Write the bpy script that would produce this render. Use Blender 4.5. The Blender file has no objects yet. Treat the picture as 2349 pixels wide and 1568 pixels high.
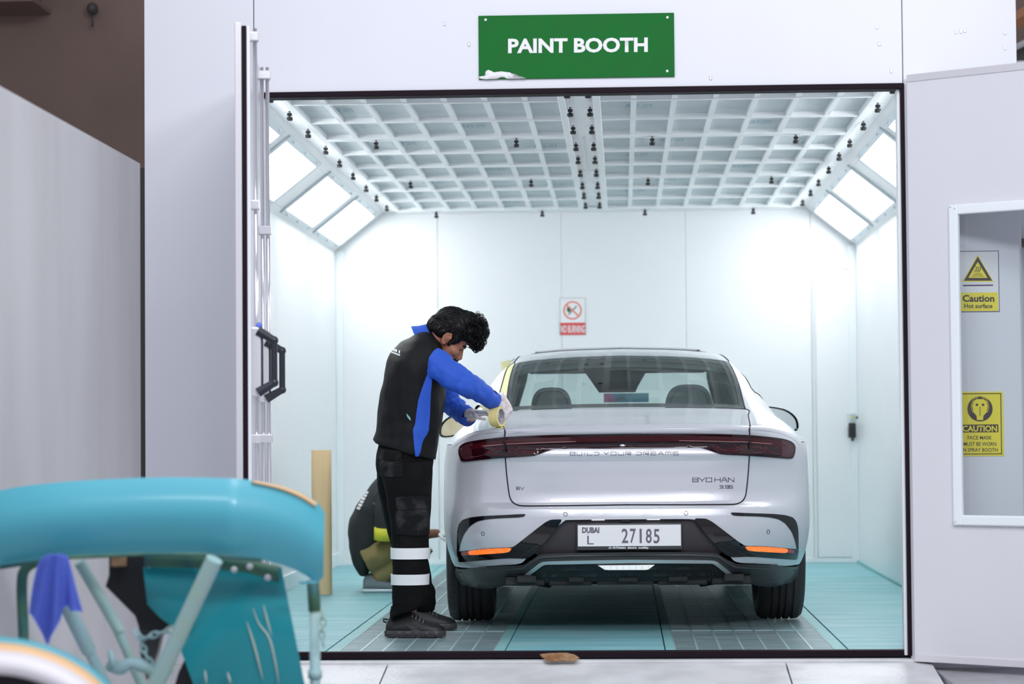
import bpy, bmesh, math, random
from mathutils import Vector, Matrix, noise
from mathutils.bvhtree import BVHTree

random.seed(7)
SC = bpy.context.scene
COL = SC.collection

# ------------------------------------------------------------------ camera
FPX = 85 / 36 * 2349
CXP, CYP, CAMH = 1174.5, 784.0, 1.02
VPX, VPY, SLOPE = 1428.0, 988.0, -0.0082
_Y = Vector((VPX - CXP, VPY - CYP, FPX)).normalized()
_Z = _Y.cross(Vector((1, SLOPE, 0))).normalized()
if _Z.y > 0:
    _Z = -_Z
_X = _Y.cross(_Z)
RM = Matrix((_X, _Y, _Z))                       # world = RM @ (right, down, forward)
CAM0 = Vector((0, 0, CAMH))
cd = bpy.data.cameras.new('camera')
cam = bpy.data.objects.new('camera', cd)
COL.objects.link(cam)
cd.sensor_width = 36
cd.lens = 85
cd.clip_start = .1
cd.clip_end = 200
cd.dof.use_dof = True
cd.dof.focus_distance = 12.1
cd.dof.aperture_fstop = 2.6
r_, d_, w_ = (RM @ Vector(v) for v in ((1, 0, 0), (0, 1, 0), (0, 0, 1)))
mw = Matrix((r_, -d_, -w_)).transposed().to_4x4()
mw.translation = CAM0
cam.matrix_world = mw
SC.camera = cam


def ray(px, py):
    return RM @ Vector((px - CXP, py - CYP, FPX))


def U(px, py, Y):
    d = ray(px, py)
    return d * (Y / d.y) + CAM0


def G(px, py, z=0.0):
    d = ray(px, py)
    return d * ((z - CAMH) / d.z) + CAM0


def UP(px, py, p0, n):
    d = ray(px, py)
    return d * (((p0 - CAM0).dot(n)) / d.dot(n)) + CAM0


# ------------------------------------------------------------------ world, light, exposure
W = bpy.data.worlds.new('world')
SC.world = W
W.use_nodes = True
W.node_tree.nodes['Background'].inputs[0].default_value = (.80, .82, .95, 1)
W.node_tree.nodes['Background'].inputs[1].default_value = .42
SC.view_settings.view_transform = 'Standard'
SC.view_settings.look = 'None'
SC.view_settings.gamma = 1
SC.view_settings.exposure = 0.0
SC.view_settings.use_curve_mapping = False


def area(name, loc, target, sx, sy, power, color):
    l = bpy.data.lights.new(name, 'AREA')
    l.shape = 'RECTANGLE'
    l.size, l.size_y = sx, sy
    l.energy = power
    l.color = color
    o = bpy.data.objects.new(name, l)
    COL.objects.link(o)
    o.location = loc
    o.rotation_euler = (Vector(target) - Vector(loc)).to_track_quat('-Z', 'Y').to_euler()
    return o


# unseen workshop ceiling luminaires, in rows in front of the booth
for i, (x, y) in enumerate(((-1.5, 6.4), (0.9, 6.0), (-1.8, 1.5), (1.4, 1.0))):
    area('unseen_lamp', (x, y, 5.6), (x * .7, y + 3.2, 0.6), 2.4, 1.0, 91, (.93, .94, 1.0))
area('unseen_lamp', (2.7, 3.0, 4.3), (2.0, 11.2, 1.0), 2.0, .8, 165, (.93, .94, 1.0))  # unseen lamp, placed and aimed to brighten the panel behind the door window
PANEL_E = 10.8


# ------------------------------------------------------------------ materials
def mat(name, col, rough=.5, metal=0.0, coat=0.0, emit=0.0, var=0.0, vscale=3.0, vcol=None, vstretch=(1, 1, 1), bump=0.0, bscale=60.0,
        spec=.5, coat_rough=.03, contrast=(.4, .65), sub=0.0):
    m = bpy.data.materials.new(name)
    m.use_nodes = True
    nt = m.node_tree
    b = nt.nodes['Principled BSDF']
    b.inputs['Base Color'].default_value = (*col, 1)
    b.inputs['Roughness'].default_value = rough
    b.inputs['Metallic'].default_value = metal
    b.inputs['Coat Weight'].default_value = coat
    b.inputs['Coat Roughness'].default_value = coat_rough
    b.inputs['Specular IOR Level'].default_value = spec
    if sub:
        b.inputs['Subsurface Weight'].default_value = sub
        b.inputs['Subsurface Radius'].default_value = (.02, .008, .004)
    if emit:
        b.inputs['Emission Color'].default_value = (*col, 1)
        b.inputs['Emission Strength'].default_value = emit
    if var or bump:
        tc = nt.nodes.new('ShaderNodeTexCoord')
        mp = nt.nodes.new('ShaderNodeMapping')
        mp.inputs['Scale'].default_value = vstretch
        nt.links.new(tc.outputs['Object'], mp.inputs[0])
    if var:
        n = nt.nodes.new('ShaderNodeTexNoise')
        n.inputs['Scale'].default_value = vscale
        n.inputs['Detail'].default_value = 6
        nt.links.new(mp.outputs[0], n.inputs[0])
        mr = nt.nodes.new('ShaderNodeMapRange')
        mr.inputs[1].default_value, mr.inputs[2].default_value = contrast
        mr.inputs[3].default_value, mr.inputs[4].default_value = 0, var
        nt.links.new(n.outputs[0], mr.inputs[0])
        mx = nt.nodes.new('ShaderNodeMix')
        mx.data_type = 'RGBA'
        mx.inputs[6].default_value = (*col, 1)
        mx.inputs[7].default_value = (*(vcol or tuple(c * .5 for c in col)), 1)
        nt.links.new(mr.outputs[0], mx.inputs[0])
        nt.links.new(mx.outputs[2], b.inputs['Base Color'])
    if bump:
        n2 = nt.nodes.new('ShaderNodeTexNoise')
        n2.inputs['Scale'].default_value = bscale
        n2.inputs['Detail'].default_value = 4
        nt.links.new(mp.outputs[0], n2.inputs[0])
        bp = nt.nodes.new('ShaderNodeBump')
        bp.inputs['Strength'].default_value = bump
        bp.inputs['Distance'].default_value = .01
        nt.links.new(n2.outputs[0], bp.inputs['Height'])
        nt.links.new(bp.outputs[0], b.inputs['Normal'])
    return m


def glass_mat(name, tint, refl=.05, rough=.0):
    m = bpy.data.materials.new(name)
    m.use_nodes = True
    nt = m.node_tree
    nt.nodes.remove(nt.nodes['Principled BSDF'])
    t = nt.nodes.new('ShaderNodeBsdfTransparent')
    t.inputs[0].default_value = (*tint, 1)
    g = nt.nodes.new('ShaderNodeBsdfGlossy')
    g.inputs['Roughness'].default_value = rough
    lw = nt.nodes.new('ShaderNodeLayerWeight')
    pw = nt.nodes.new('ShaderNodeMath')
    pw.operation = 'POWER'
    pw.inputs[1].default_value = 5
    nt.links.new(lw.outputs['Facing'], pw.inputs[0])
    ma = nt.nodes.new('ShaderNodeMath')
    ma.operation = 'MULTIPLY_ADD'
    ma.inputs[1].default_value = 1 - refl
    ma.inputs[2].default_value = refl
    nt.links.new(pw.outputs[0], ma.inputs[0])
    mx = nt.nodes.new('ShaderNodeMixShader')
    nt.links.new(ma.outputs[0], mx.inputs[0])
    nt.links.new(t.outputs[0], mx.inputs[1])
    nt.links.new(g.outputs[0], mx.inputs[2])
    nt.links.new(mx.outputs[0], nt.nodes['Material Output'].inputs[0])
    return m


M = {}
M['booth'] = mat('booth_panel', (.86, .872, .885), .28, var=.10, vscale=1.2, vcol=(.76, .81, .84), spec=.4)
M['booth_trim'] = mat('booth_trim', (.85, .90, .92), .35)
M['front'] = mat('front_panel', (.80, .815, .865), .33, var=.12, vscale=2.0, vcol=(.74, .755, .81), vstretch=(2, 1, .35), spec=.4)
M['leaf'] = mat('door_leaf', (.73, .73, .77), .38, var=.15, vscale=1.6, vcol=(.62, .61, .66), vstretch=(1, 1, .5))
M['alu'] = mat('door_profile', (.80, .79, .82), .25, metal=.35)
M['rod'] = mat('chrome_rod', (.85, .82, .86), .12, metal=.9)
M['seal'] = mat('rubber_seal', (.014, .007, .012), .6, spec=.12)
M['black'] = mat('black_plastic', (.018, .018, .022), .35)
M['handle'] = mat('handle_plastic', (.022, .025, .035), .3)
M['teal_floor'] = mat('teal_floor', (.185, .485, .525), .5, var=.75, vscale=3.0, vcol=(.35, .585, .615), vstretch=(.5, 2.4, 1), bump=.05, bscale=40)
M['teal_edge'] = mat('teal_edge', (.27, .55, .56), .5, var=.4, vscale=12, vcol=(.14, .42, .43))
M['grate'] = mat('grate_steel', (.24, .38, .40), .35, metal=.4, var=.8, vscale=3, vcol=(.46, .52, .53), vstretch=(1, 3, 1))
M['grate_bar'] = mat('grate_bar', (.40, .58, .59), .4, metal=.3)
M['pit'] = mat('pit', (.035, .10, .11), .9)
M['ramp'] = mat('ramp_paint', (.74, .745, .75), .42, var=.9, vscale=4, vcol=(.58, .585, .59), bump=.25, bscale=45)
M['shop_floor'] = mat('shop_floor', (.40, .39, .42), .5, var=.5, vscale=6, bump=.1)
M['brown'] = mat('brown_wall', (.25, .175, .145), .8, var=.5, vscale=1.3, vcol=(.18, .125, .10), vstretch=(1, 1, .7))
M['brown2'] = mat('brown_steel', (.07, .062, .06), .5)
M['orange_beam'] = mat('orange_beam', (.42, .20, .10), .6)
M['grey_wall'] = mat('partition_sheet', (.60, .60, .62), .5, var=.6, vscale=2.2, vcol=(.47, .46, .47), vstretch=(1, 1, .22))
M['light_pane'] = mat('light_pane', (.97, .985, 1.0), .4, emit=PANEL_E)
M['fix'] = mat('fixture_frame', (.66, .74, .78), .35, metal=.2)
M['filter'] = mat('filter_cloth', (.67, .73, .75), .95, var=.25, vscale=3)
M['blue_print'] = mat('blue_print', (.30, .50, .58), .8)
M['bar'] = mat('filter_bar', (.92, .94, .95), .4)
M['green'] = mat('sign_green', (.008, .16, .026), .6, spec=.15, var=.3, vscale=8, vcol=(.02, .12, .03))
M['white'] = mat('white_print', (.86, .86, .88), .5)
M['screw'] = mat('screw_steel', (.62, .60, .62), .3, metal=.8)
M['yellow'] = mat('sign_yellow', (.92, .79, .04), .4)
M['dark'] = mat('dark_print', (.045, .02, .025), .5)
M['purple'] = mat('purple_line', (.07, .02, .10), .5)
M['red_print'] = mat('red_print', (.72, .08, .08), .5)
M['salmon'] = mat('salmon_print', (.80, .24, .17), .5)
M['green_print'] = mat('green_print', (.03, .12, .06), .5)
M['kraft'] = mat('kraft_paper', (.86, .62, .34), .6, var=.4, vscale=6, vcol=(.72, .50, .25), vstretch=(3, 3, .1))
M['paint'] = mat('car_paint', (.70, .71, .755), .32, metal=.3, coat=1.0)
M['gap'] = mat('panel_gap', (.008, .007, .012), .6)
M['clad'] = mat('cladding', (.055, .056, .060), .4, bump=.04, bscale=300)
M['recess'] = mat('recess_plastic', (.040, .035, .040), .5)
M['gloss'] = mat('gloss_black', (.006, .005, .007), .12, coat=.6)
M['chrome'] = mat('satin_chrome', (.72, .78, .79), .3, metal=.55)
M['letter'] = mat('badge_chrome', (.30, .31, .38), .12, metal=1.0)
M['lens'] = mat('lamp_lens', (.020, .002, .005), .08, coat=.4)
M['lens_grey'] = mat('lamp_lens_end', (.075, .022, .030), .1, coat=.5)
M['lens_red'] = mat('lamp_red', (.060, .004, .009), .12, coat=.4)
M['lens_line'] = mat('lamp_line', (.26, .010, .025), .2, coat=1.0)
M['lens_pale'] = mat('lamp_pale', (.42, .22, .20), .2, coat=1.0)
M['reflector'] = mat('reflector', (1.0, .16, .02), .25, coat=1.0, var=1.0, vscale=90, vcol=(1.0, .36, .05), emit=.7)  # no lamp: the glow imitates light the reflector throws back
M['reflector_end'] = mat('reflector_end', (.55, .02, .04), .25, coat=1.0)
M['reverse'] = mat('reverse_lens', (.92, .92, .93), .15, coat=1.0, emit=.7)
M['tyre'] = mat('tyre_rubber', (.035, .030, .032), .62, bump=.15, bscale=120)
M['rim'] = mat('rim_alloy', (.12, .12, .13), .35, metal=.8)
M['under'] = mat('undertray', (.018, .020, .021), .65)
M['glass'] = glass_mat('window_glass', (.80, .89, .87))
M['sideglass'] = mat('side_glass', (.02, .03, .03), .05, coat=1)
M['frit'] = mat('frit', (.03, .032, .035), .15, coat=.5)
M['cabin'] = mat('cabin_trim', (.035, .042, .045), .6)
M['seat'] = mat('seat_leather', (.07, .085, .088), .5)
M['plate'] = mat('plate_white', (.90, .90, .90), .3)
M['digit'] = mat('plate_digit', (.16, .14, .18), .4)
M['tape'] = mat('masking_tape', (.80, .78, .42), .7)
M['tape_roll'] = mat('masking_roll', (.80, .68, .28), .6)
M['core'] = mat('tape_core', (.55, .54, .56), .7, var=.8, vscale=300, vcol=(.28, .28, .32))
M['paper'] = mat('masking_paper', (.82, .86, .86), .7)
M['cream'] = mat('cream_paper', (.74, .66, .46), .7, var=.5, vscale=14, vcol=(.60, .48, .28))
M['mirror_dark'] = mat('mirror_dark', (.008, .03, .012), .15, coat=1)
M['skin'] = mat('skin', (.40, .17, .095), .5, sub=.1, var=.4, vscale=18, vcol=(.32, .12, .065))
M['eye'] = mat('eye', (.30, .22, .19), .3)
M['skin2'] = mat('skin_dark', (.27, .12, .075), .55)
M['hair'] = mat('hair', (.004, .0035, .0045), .45, spec=.3)
M['glove'] = mat('glove', (.78, .75, .77), .3, var=.7, vscale=24, vcol=(.56, .43, .42), bump=.5, bscale=60)
M['shirt'] = mat('shirt_black', (.008, .008, .009), .62, spec=.22, bump=.08, bscale=300)
M['blue'] = mat('shirt_blue', (.022, .105, .60), .7, bump=.08, bscale=300)
M['trouser'] = mat('trouser_black', (.0065, .0065, .007), .85, spec=.15, var=.45, vscale=9, vcol=(.020, .020, .021), contrast=(.5, .75))
M['pocket'] = mat('pocket_cloth', (.011, .011, .012), .85, spec=.15, var=1.0, vscale=11, vcol=(.060, .060, .064), contrast=(.48, .75))
M['reflect'] = mat('reflective_band', (.99, .99, .99), .4)
M['shoe'] = mat('shoe_black', (.014, .014, .016), .5)
M['shoe_gloss'] = mat('shoe_gloss', (.13, .13, .14), .2, coat=.5)
M['sole'] = mat('shoe_sole', (.055, .052, .056), .5)
M['khaki'] = mat('khaki', (.27, .215, .085), .8)
M['tee'] = mat('tee_black', (.020, .026, .028), .8)
M['grey_shoe'] = mat('grey_shoe', (.20, .25, .27), .7)
M['hiviz'] = mat('yellow_cuff', (.75, .72, .05), .6)
M['bumper_teal'] = mat('bumper_teal', (.075, .40, .50), .42, coat=.35, coat_rough=.15)
M['panel_teal'] = mat('panel_teal', (.010, .28, .33), .3, coat=.4, coat_rough=.1)
M['primer'] = mat('primer_orange', (.78, .50, .26), .5)
M['pale_teal'] = mat('pale_teal', (.34, .53, .56), .5, var=.7, vscale=7, vcol=(.36, .52, .40))
M['dark_teal'] = mat('dark_teal', (.025, .12, .12), .5, var=.7, vscale=9, vcol=(.10, .22, .10))
M['scuff'] = mat('scuff', (.55, .58, .52), .6)
M['cloth'] = mat('blue_cloth', (.15, .23, .78), .9, bump=.2, bscale=80)
M['inner_black'] = mat('inner_black', (.012, .011, .014), .6)
M['wheel_white'] = mat('wheel_white', (.75, .73, .76), .35)
M['leaf_brown'] = mat('dry_leaf', (.24, .10, .03), .6, var=.7, vscale=14, vcol=(.5, .34, .2))


# ------------------------------------------------------------------ object helpers
def origin(o):
    v = Vector((0, 0, 0))
    while o is not None:
        v += Vector(o.get('_o', (0, 0, 0)))
        o = o.parent
    return v


def link(name, me, m, parent=None, smooth=True):
    o = bpy.data.objects.new(name, me)
    COL.objects.link(o)
    if m is not None and not me.materials:
        me.materials.append(M[m] if isinstance(m, str) else m)
    if smooth:
        me.shade_smooth()
    if parent is not None:
        o.parent = parent
    return o


def obj(name, bm, m, parent=None, smooth=False, angle=None):
    me = bpy.data.meshes.new(name)
    if parent is not None:
        bmesh.ops.translate(bm, verts=bm.verts, vec=-origin(parent))
    bm.to_mesh(me)
    bm.free()
    o = link(name, me, m, parent, smooth)
    if smooth and angle:
        me.set_sharp_from_angle(angle=math.radians(angle))
    return o


def tag(o, label=None, cat=None, group=None, kind=None):
    if label:
        o['label'] = label
    if cat:
        o['category'] = cat
    if group:
        o['group'] = group
    if kind:
        o['kind'] = kind
    return o


def thing(name, label, cat, loc=(0, 0, 0), group=None, rotz=0.0, local=False):
    o = bpy.data.objects.new(name, None)
    o.empty_display_size = .1
    COL.objects.link(o)
    o.location = loc
    o.rotation_euler = (0, 0, rotz)
    if not local:
        o['_o'] = tuple(loc)
    return tag(o, label, cat, group)


def dup(root, loc, label=None, group=None):
    r = root.copy()
    COL.objects.link(r)
    r.location = loc
    if label:
        r['label'] = label
    if group:
        r['group'] = group
    for ch in list(root.children):
        c = ch.copy()
        COL.objects.link(c)
        c.parent = r
        for g in ch.children:
            d = g.copy()
            COL.objects.link(d)
            d.parent = c
    return r


def struct(name, bm, m, label, parent=None, smooth=False):
    o = obj(name, bm, m, parent, smooth)
    if parent is None:
        tag(o, label, name.split('_')[0], kind='structure')
    return o


def NB():
    return bmesh.new()


def box(bm, lo, hi, bevel=0.0, mtx=None):
    lo, hi = Vector(lo), Vector(hi)
    c, s = (lo + hi) / 2, hi - lo
    g = bmesh.ops.create_cube(bm, size=1, matrix=Matrix.Translation(c) @ Matrix.Diagonal((abs(s.x), abs(s.y), abs(s.z), 1)))
    vs = g['verts']
    if bevel:
        es = list({e for v in vs for e in v.link_edges})
        r = bmesh.ops.bevel(bm, geom=es, offset=bevel, segments=2, affect='EDGES', profile=.5)
        vs = list(set(r['verts']) | {v for v in vs if v.is_valid})
    if mtx is not None:
        bmesh.ops.transform(bm, matrix=mtx, verts=vs)
    return vs


def frame_of(d, up=Vector((0, 0, 1))):
    d = d.normalized()
    if abs(d.dot(up)) > .95:
        up = Vector((1, 0, 0))
    x = d.cross(up).normalized()
    return x, x.cross(d).normalized()


def tube(bm, pts, rad, seg=10, cap=True, squash=1.0, up=Vector((0, 0, 1)), closed=False):
    pts = [Vector(p) for p in pts]
    n = len(pts)
    if not hasattr(rad, '__len__'):
        rad = [rad] * n
    rings = []
    x = None
    for i, p in enumerate(pts):
        if closed:
            d = pts[(i + 1) % n] - pts[i - 1]
        else:
            d = pts[min(i + 1, n - 1)] - pts[max(i - 1, 0)]
        if d.length < 1e-9:
            d = Vector((0, 0, 1))
        d.normalize()
        if x is None:
            x, y = frame_of(d, up)
        else:
            x = (x - d * x.dot(d))
            x = x.normalized() if x.length > 1e-6 else frame_of(d, up)[0]
            y = x.cross(d)
        rings.append([bm.verts.new(p + rad[i] * (math.cos(a) * x + squash * math.sin(a) * y)) for a in (2 * math.pi * k / seg for k in range(seg))])
    m = n if closed else n - 1
    for i in range(m):
        A, B = rings[i], rings[(i + 1) % n]
        for k in range(seg):
            bm.faces.new((A[k], A[(k + 1) % seg], B[(k + 1) % seg], B[k]))
    if cap and not closed:
        bm.faces.new(rings[0][::-1])
        bm.faces.new(rings[-1])
    return bm


def spline(pts, n):
    """Catmull-Rom through the points, n samples."""
    P = [Vector(p) for p in pts]
    P = [P[0] * 2 - P[1]] + P + [P[-1] * 2 - P[-2]]
    k = len(P) - 3
    out = []
    for i in range(n):
        t = i / (n - 1) * k
        j = min(int(t), k - 1)
        u = t - j
        a, b, c, d = P[j:j + 4]
        out.append(.5 * ((2 * b) + (c - a) * u + (2 * a - 5 * b + 4 * c - d) * u * u + (3 * b - a - 3 * c + d) * u ** 3))
    return out


def lathe(bm, prof, seg=32, mtx=None, close=False):
    """prof: (r, h) pairs about z."""
    rings = []
    for r, h in prof:
        rings.append([bm.verts.new((r * math.cos(2 * math.pi * k / seg), r * math.sin(2 * math.pi * k / seg), h)) for k in range(seg)])
    n = len(rings)
    for i in range(n if close else n - 1):
        A, B = rings[i], rings[(i + 1) % n]
        for k in range(seg):
            bm.faces.new((A[k], A[(k + 1) % seg], B[(k + 1) % seg], B[k]))
    if not close:
        if prof[0][0] > 1e-5:
            bm.faces.new(rings[0][::-1])
        if prof[-1][0] > 1e-5:
            bm.faces.new(rings[-1])
    vs = [v for R in rings for v in R]
    if mtx is not None:
        bmesh.ops.transform(bm, matrix=mtx, verts=vs)
    return vs


def ellipsoid(bm, c, r, mtx=None, u=20, v=14):
    g = bmesh.ops.create_uvsphere(bm, u_segments=u, v_segments=v, radius=1)
    m = Matrix.Translation(Vector(c)) @ Matrix.Diagonal((*r, 1))
    if mtx is not None:
        m = mtx @ m
    bmesh.ops.transform(bm, matrix=m, verts=g['verts'])


def ngon_grid(bm, poly, res, zcuts=()):
    """fill a 2-D polygon and cut it to a grid (coordinates in x, z; y = 0)"""
    vs = [bm.verts.new((p[0], 0, p[1])) for p in poly]
    f = bm.faces.new(vs)
    bmesh.ops.triangulate(bm, faces=[f], ngon_method='EAR_CLIP')
    for ax in (0, 2):
        lo = min(v.co[ax] for v in bm.verts)
        hi = max(v.co[ax] for v in bm.verts)
        k = math.floor(lo / res) + 1
        while k * res < hi:
            co = Vector((0, 0, 0))
            co[ax] = k * res
            no = Vector((0, 0, 0))
            no[ax] = 1
            bmesh.ops.bisect_plane(bm, geom=bm.verts[:] + bm.edges[:] + bm.faces[:], plane_co=co, plane_no=no, dist=1e-6)
            k += 1
    for z in zcuts:
        bmesh.ops.bisect_plane(bm, geom=bm.verts[:] + bm.edges[:] + bm.faces[:], plane_co=Vector((0, 0, z)), plane_no=Vector((0, 0, 1)), dist=1e-6)
    bmesh.ops.remove_doubles(bm, verts=bm.verts[:], dist=1e-6)


def skirt(bm, vec):
    """extrude the open rim along vec: gives a patch its thickness"""
    es = [e for e in bm.edges if e.is_boundary]
    r = bmesh.ops.extrude_edge_only(bm, edges=es)
    nv = [g for g in r['geom'] if isinstance(g, bmesh.types.BMVert)]
    if callable(vec):
        for v in nv:
            v.co += vec(v.co)
    else:
        bmesh.ops.translate(bm, verts=nv, vec=vec)


def prism(bm, pts, d):
    """polygon of 3-D points extruded along vector d"""
    A = [bm.verts.new(Vector(p)) for p in pts]
    B = [bm.verts.new(Vector(p) + Vector(d)) for p in pts]
    n = len(A)
    bm.faces.new(A)
    bm.faces.new(B[::-1])
    for k in range(n):
        bm.faces.new((A[k], B[k], B[(k + 1) % n], A[(k + 1) % n]))
    bmesh.ops.recalc_face_normals(bm, faces=bm.faces[:])


def fuse(bm, voxel, smooth=4, factor=.5):
    """one continuous surface from overlapping solids"""
    me = bpy.data.meshes.new('tmp')
    bmesh.ops.recalc_face_normals(bm, faces=bm.faces[:])
    bm.to_mesh(me)
    bm.free()
    o = bpy.data.objects.new('tmp', me)
    COL.objects.link(o)
    md = o.modifiers.new('r', 'REMESH')
    md.mode = 'VOXEL'
    md.voxel_size = voxel
    if smooth:
        s = o.modifiers.new('s', 'SMOOTH')
        s.iterations = smooth
        s.factor = factor
    dg = bpy.context.evaluated_depsgraph_get()
    dg.update()
    out = bpy.data.meshes.new_from_object(o.evaluated_get(dg))
    bpy.data.objects.remove(o)
    bpy.data.meshes.remove(me)
    return out


def me_obj(name, me, m, parent):
    me.materials.clear()
    if parent is not None:
        me.transform(Matrix.Translation(-origin(parent)))
    return link(name, me, m, parent, True)


def text_mesh(s, bold=0.0, space=1.0):
    cu = bpy.data.curves.new('t', 'FONT')
    cu.body = s
    cu.offset = bold
    cu.space_character = space
    cu.resolution_u = 3
    o = bpy.data.objects.new('t', cu)
    COL.objects.link(o)
    dg = bpy.context.evaluated_depsgraph_get()
    dg.update()
    me = bpy.data.meshes.new_from_object(o.evaluated_get(dg))
    bpy.data.objects.remove(o)
    bpy.data.curves.remove(cu)
    return me


def text_on(name, s, quad, m, parent, bold=.02, out=Vector((0, -1, 0)), th=.0008, space=1.0):
    """fit the text's bounding box to the quad (tl, tr, br, bl); mesh in the frame of parent when parent is local"""
    me = text_mesh(s, bold, space)
    xs = [v.co.x for v in me.vertices]
    ys = [v.co.y for v in me.vertices]
    x0, x1, y0, y1 = min(xs), max(xs), min(ys), max(ys)
    tl, tr, br, bl = [Vector(q) for q in quad]
    off = origin(parent) if parent is not None else Vector()
    for v in me.vertices:
        u = (v.co.x - x0) / (x1 - x0)
        w = (y1 - v.co.y) / (y1 - y0)
        v.co = (tl * (1 - u) + tr * u) * (1 - w) + (bl * (1 - u) + br * u) * w + out * th - off
    o = link(name, me, m, parent, False)
    return o


def interp(xs, ys, t):
    if t <= xs[0]:
        return ys[0]
    if t >= xs[-1]:
        return ys[-1]
    n = len(xs)
    for i in range(n - 1):
        if t <= xs[i + 1]:
            break
    h = xs[i + 1] - xs[i]
    u = (t - xs[i]) / h
    d = (ys[i + 1] - ys[i]) / h
    dm = (ys[i] - ys[i - 1]) / (xs[i] - xs[i - 1]) if i > 0 else d
    dp = (ys[i + 2] - ys[i + 1]) / (xs[i + 2] - xs[i + 1]) if i + 2 < n else d

    def sl(a, b):
        return 0 if a * b <= 0 else 2 * a * b / (a + b)
    m0, m1 = sl(dm, d) if i > 0 else d, sl(d, dp) if i + 2 < n else d
    u2, u3 = u * u, u ** 3
    return (2 * u3 - 3 * u2 + 1) * ys[i] + (u3 - 2 * u2 + u) * h * m0 + (-2 * u3 + 3 * u2) * ys[i + 1] + (u3 - u2) * h * m1


# ------------------------------------------------------------------ THE SETTING
XL, XR, YF, YB, ZC = -2.21, 1.80, 11.2, 18.67, 2.735      # booth interior
OX0, OX1, OZ = -1.66, 1.31, 2.615                          # opening
SLX, SLZ = .38, .30                                        # slanted corner


# booth floor: fixed plates and grates
FLO = tag(bpy.data.objects.new('floor_booth', None), 'pale teal painted booth floor of steel plates', 'floor', kind='structure')
COL.objects.link(FLO)
bm = NB()
box(bm, (XL, YF + .08, -.30), (XR, YB, -.06))
obj('pit_base', bm, 'pit', FLO)
GA, GBx = (-1.345, -.61), (.235, .98)
for nm, x0, x1, ys in (('floor_plate', XL, GA[0] - .055, (11.28, 12.98, 14.9, 16.8, YB)), ('floor_plate', GBx[1] + .055, XR, (11.28, 13.4, 15.6, YB)),
                       ('floor_plate', GA[1] + .05, GBx[0] - .045, (11.28, 13.6, 16.1, YB))):
    for a, b in zip(ys, ys[1:]):
        bm = NB()
        box(bm, (x0 + .004, a + .002, -.05), (x1 - .004, b - .002, 0), .002)
        obj(nm, bm, 'teal_floor', FLO)
for x0, x1 in ((GA[0] - .053, GA[0]), (GA[1], GA[1] + .048), (GBx[0] - .043, GBx[0]), (GBx[1], GBx[1] + .053)):
    bm = NB()
    box(bm, (x0, 11.28, -.05), (x1, YB, -.001), .002)
    obj('edge_strip', bm, 'teal_edge', FLO)

ORD = ['first', 'second', 'third', 'fourth', 'fifth', 'sixth', 'seventh']


def make_grate(x0, x1, y0, y1, label):
    t = thing('floor_grate', label, 'grate', ((x0 + x1) / 2, y0, 0), 'slatted floor grates')
    bm = NB()
    n = int((y1 - y0) / .033)
    for k in range(n):
        y = y0 + .012 + k * (y1 - y0 - .01) / n
        box(bm, (x0 + .004, y, -.035), (x1 - .004, y + .020, -.004))
    o = obj('slats', bm, 'grate', t)
    o['kind'] = 'stuff'
    for k in range(8):
        x = x0 + (x1 - x0) * k / 7
        bm = NB()
        w = .0055
        box(bm, (x - w if k else x, y0 + .002, -.035), (x + w if k < 7 else x, y1 - .004, -.002))
        obj('bar', bm, 'grate_bar', t)
    for y in (y0 + .003, y1 - .012):
        bm = NB()
        box(bm, (x0, y, -.036), (x1, y + .008, -.002))
        obj('end_bar', bm, 'grate_bar', t)
    return t


for side, (x0, x1) in (('standing worker', GA), ('right rear tyre', GBx)):
    ys = [11.29, 12.46, 13.63, 14.80, 15.97, 17.14, 18.30]
    for i in range(6):
        make_grate(x0, x1, ys[i], ys[i + 1] - .006,
                   'slatted steel floor grate in the row under the %s, %s from the threshold' % (side, ORD[i]))
bm = NB()
box(bm, (GA[0], 18.30, -.05), (GA[1], YB, 0))
box(bm, (GBx[0], 18.30, -.05), (GBx[1], YB, 0))
obj('floor_plate', bm, 'teal_floor', FLO)

# walls of the booth with their sheet panels
def panel_wall(name, lab, run, m='booth'):
    e = tag(bpy.data.objects.new(name, None), lab, 'wall', kind='structure')
    COL.objects.link(e)
    for lo, hi in run:
        bm = NB()
        box(bm, lo, hi, .003)
        obj('panel', bm, m, e)
    return e


ys = [11.3, 12.2, 13.3, 14.3, 15.42, 16.55, 17.6, YB]
WL = panel_wall('wall_left', 'white sheet panel wall along the left of the booth interior', [((XL - .012, a + .0015, -.05), (XL, b - .0015, ZC - SLZ)) for a, b in zip(ys, ys[1:])])
WR = panel_wall('wall_right', 'white sheet panel wall along the right of the booth interior', [((XR, a + .0015, -.05), (XR + .06, b - .0015, ZC - SLZ)) for a, b in zip(ys, ys[1:])])
xs = [XL - .012, -1.42, -.46, .50, 1.46, XR + .06]
WB = panel_wall('wall_back', 'white sheet panel wall at the rear of the booth', [((a + .0015, YB, -.05), (b - .0015, YB + .06, ZC + .1)) for a, b in zip(xs, xs[1:])])
bm = NB()
box(bm, (XL, YB - .05, 0), (XL + .055, YB, ZC - SLZ), .004)
struct('trim_1', bm, 'booth_trim', 'white corner post where the left and rear booth walls meet')
bm = NB()
box(bm, (XR - .055, YB - .05, 0), (XR, YB, ZC - SLZ), .004)
struct('trim_2', bm, 'booth_trim', 'white corner post beside the rear personnel door')
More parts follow.
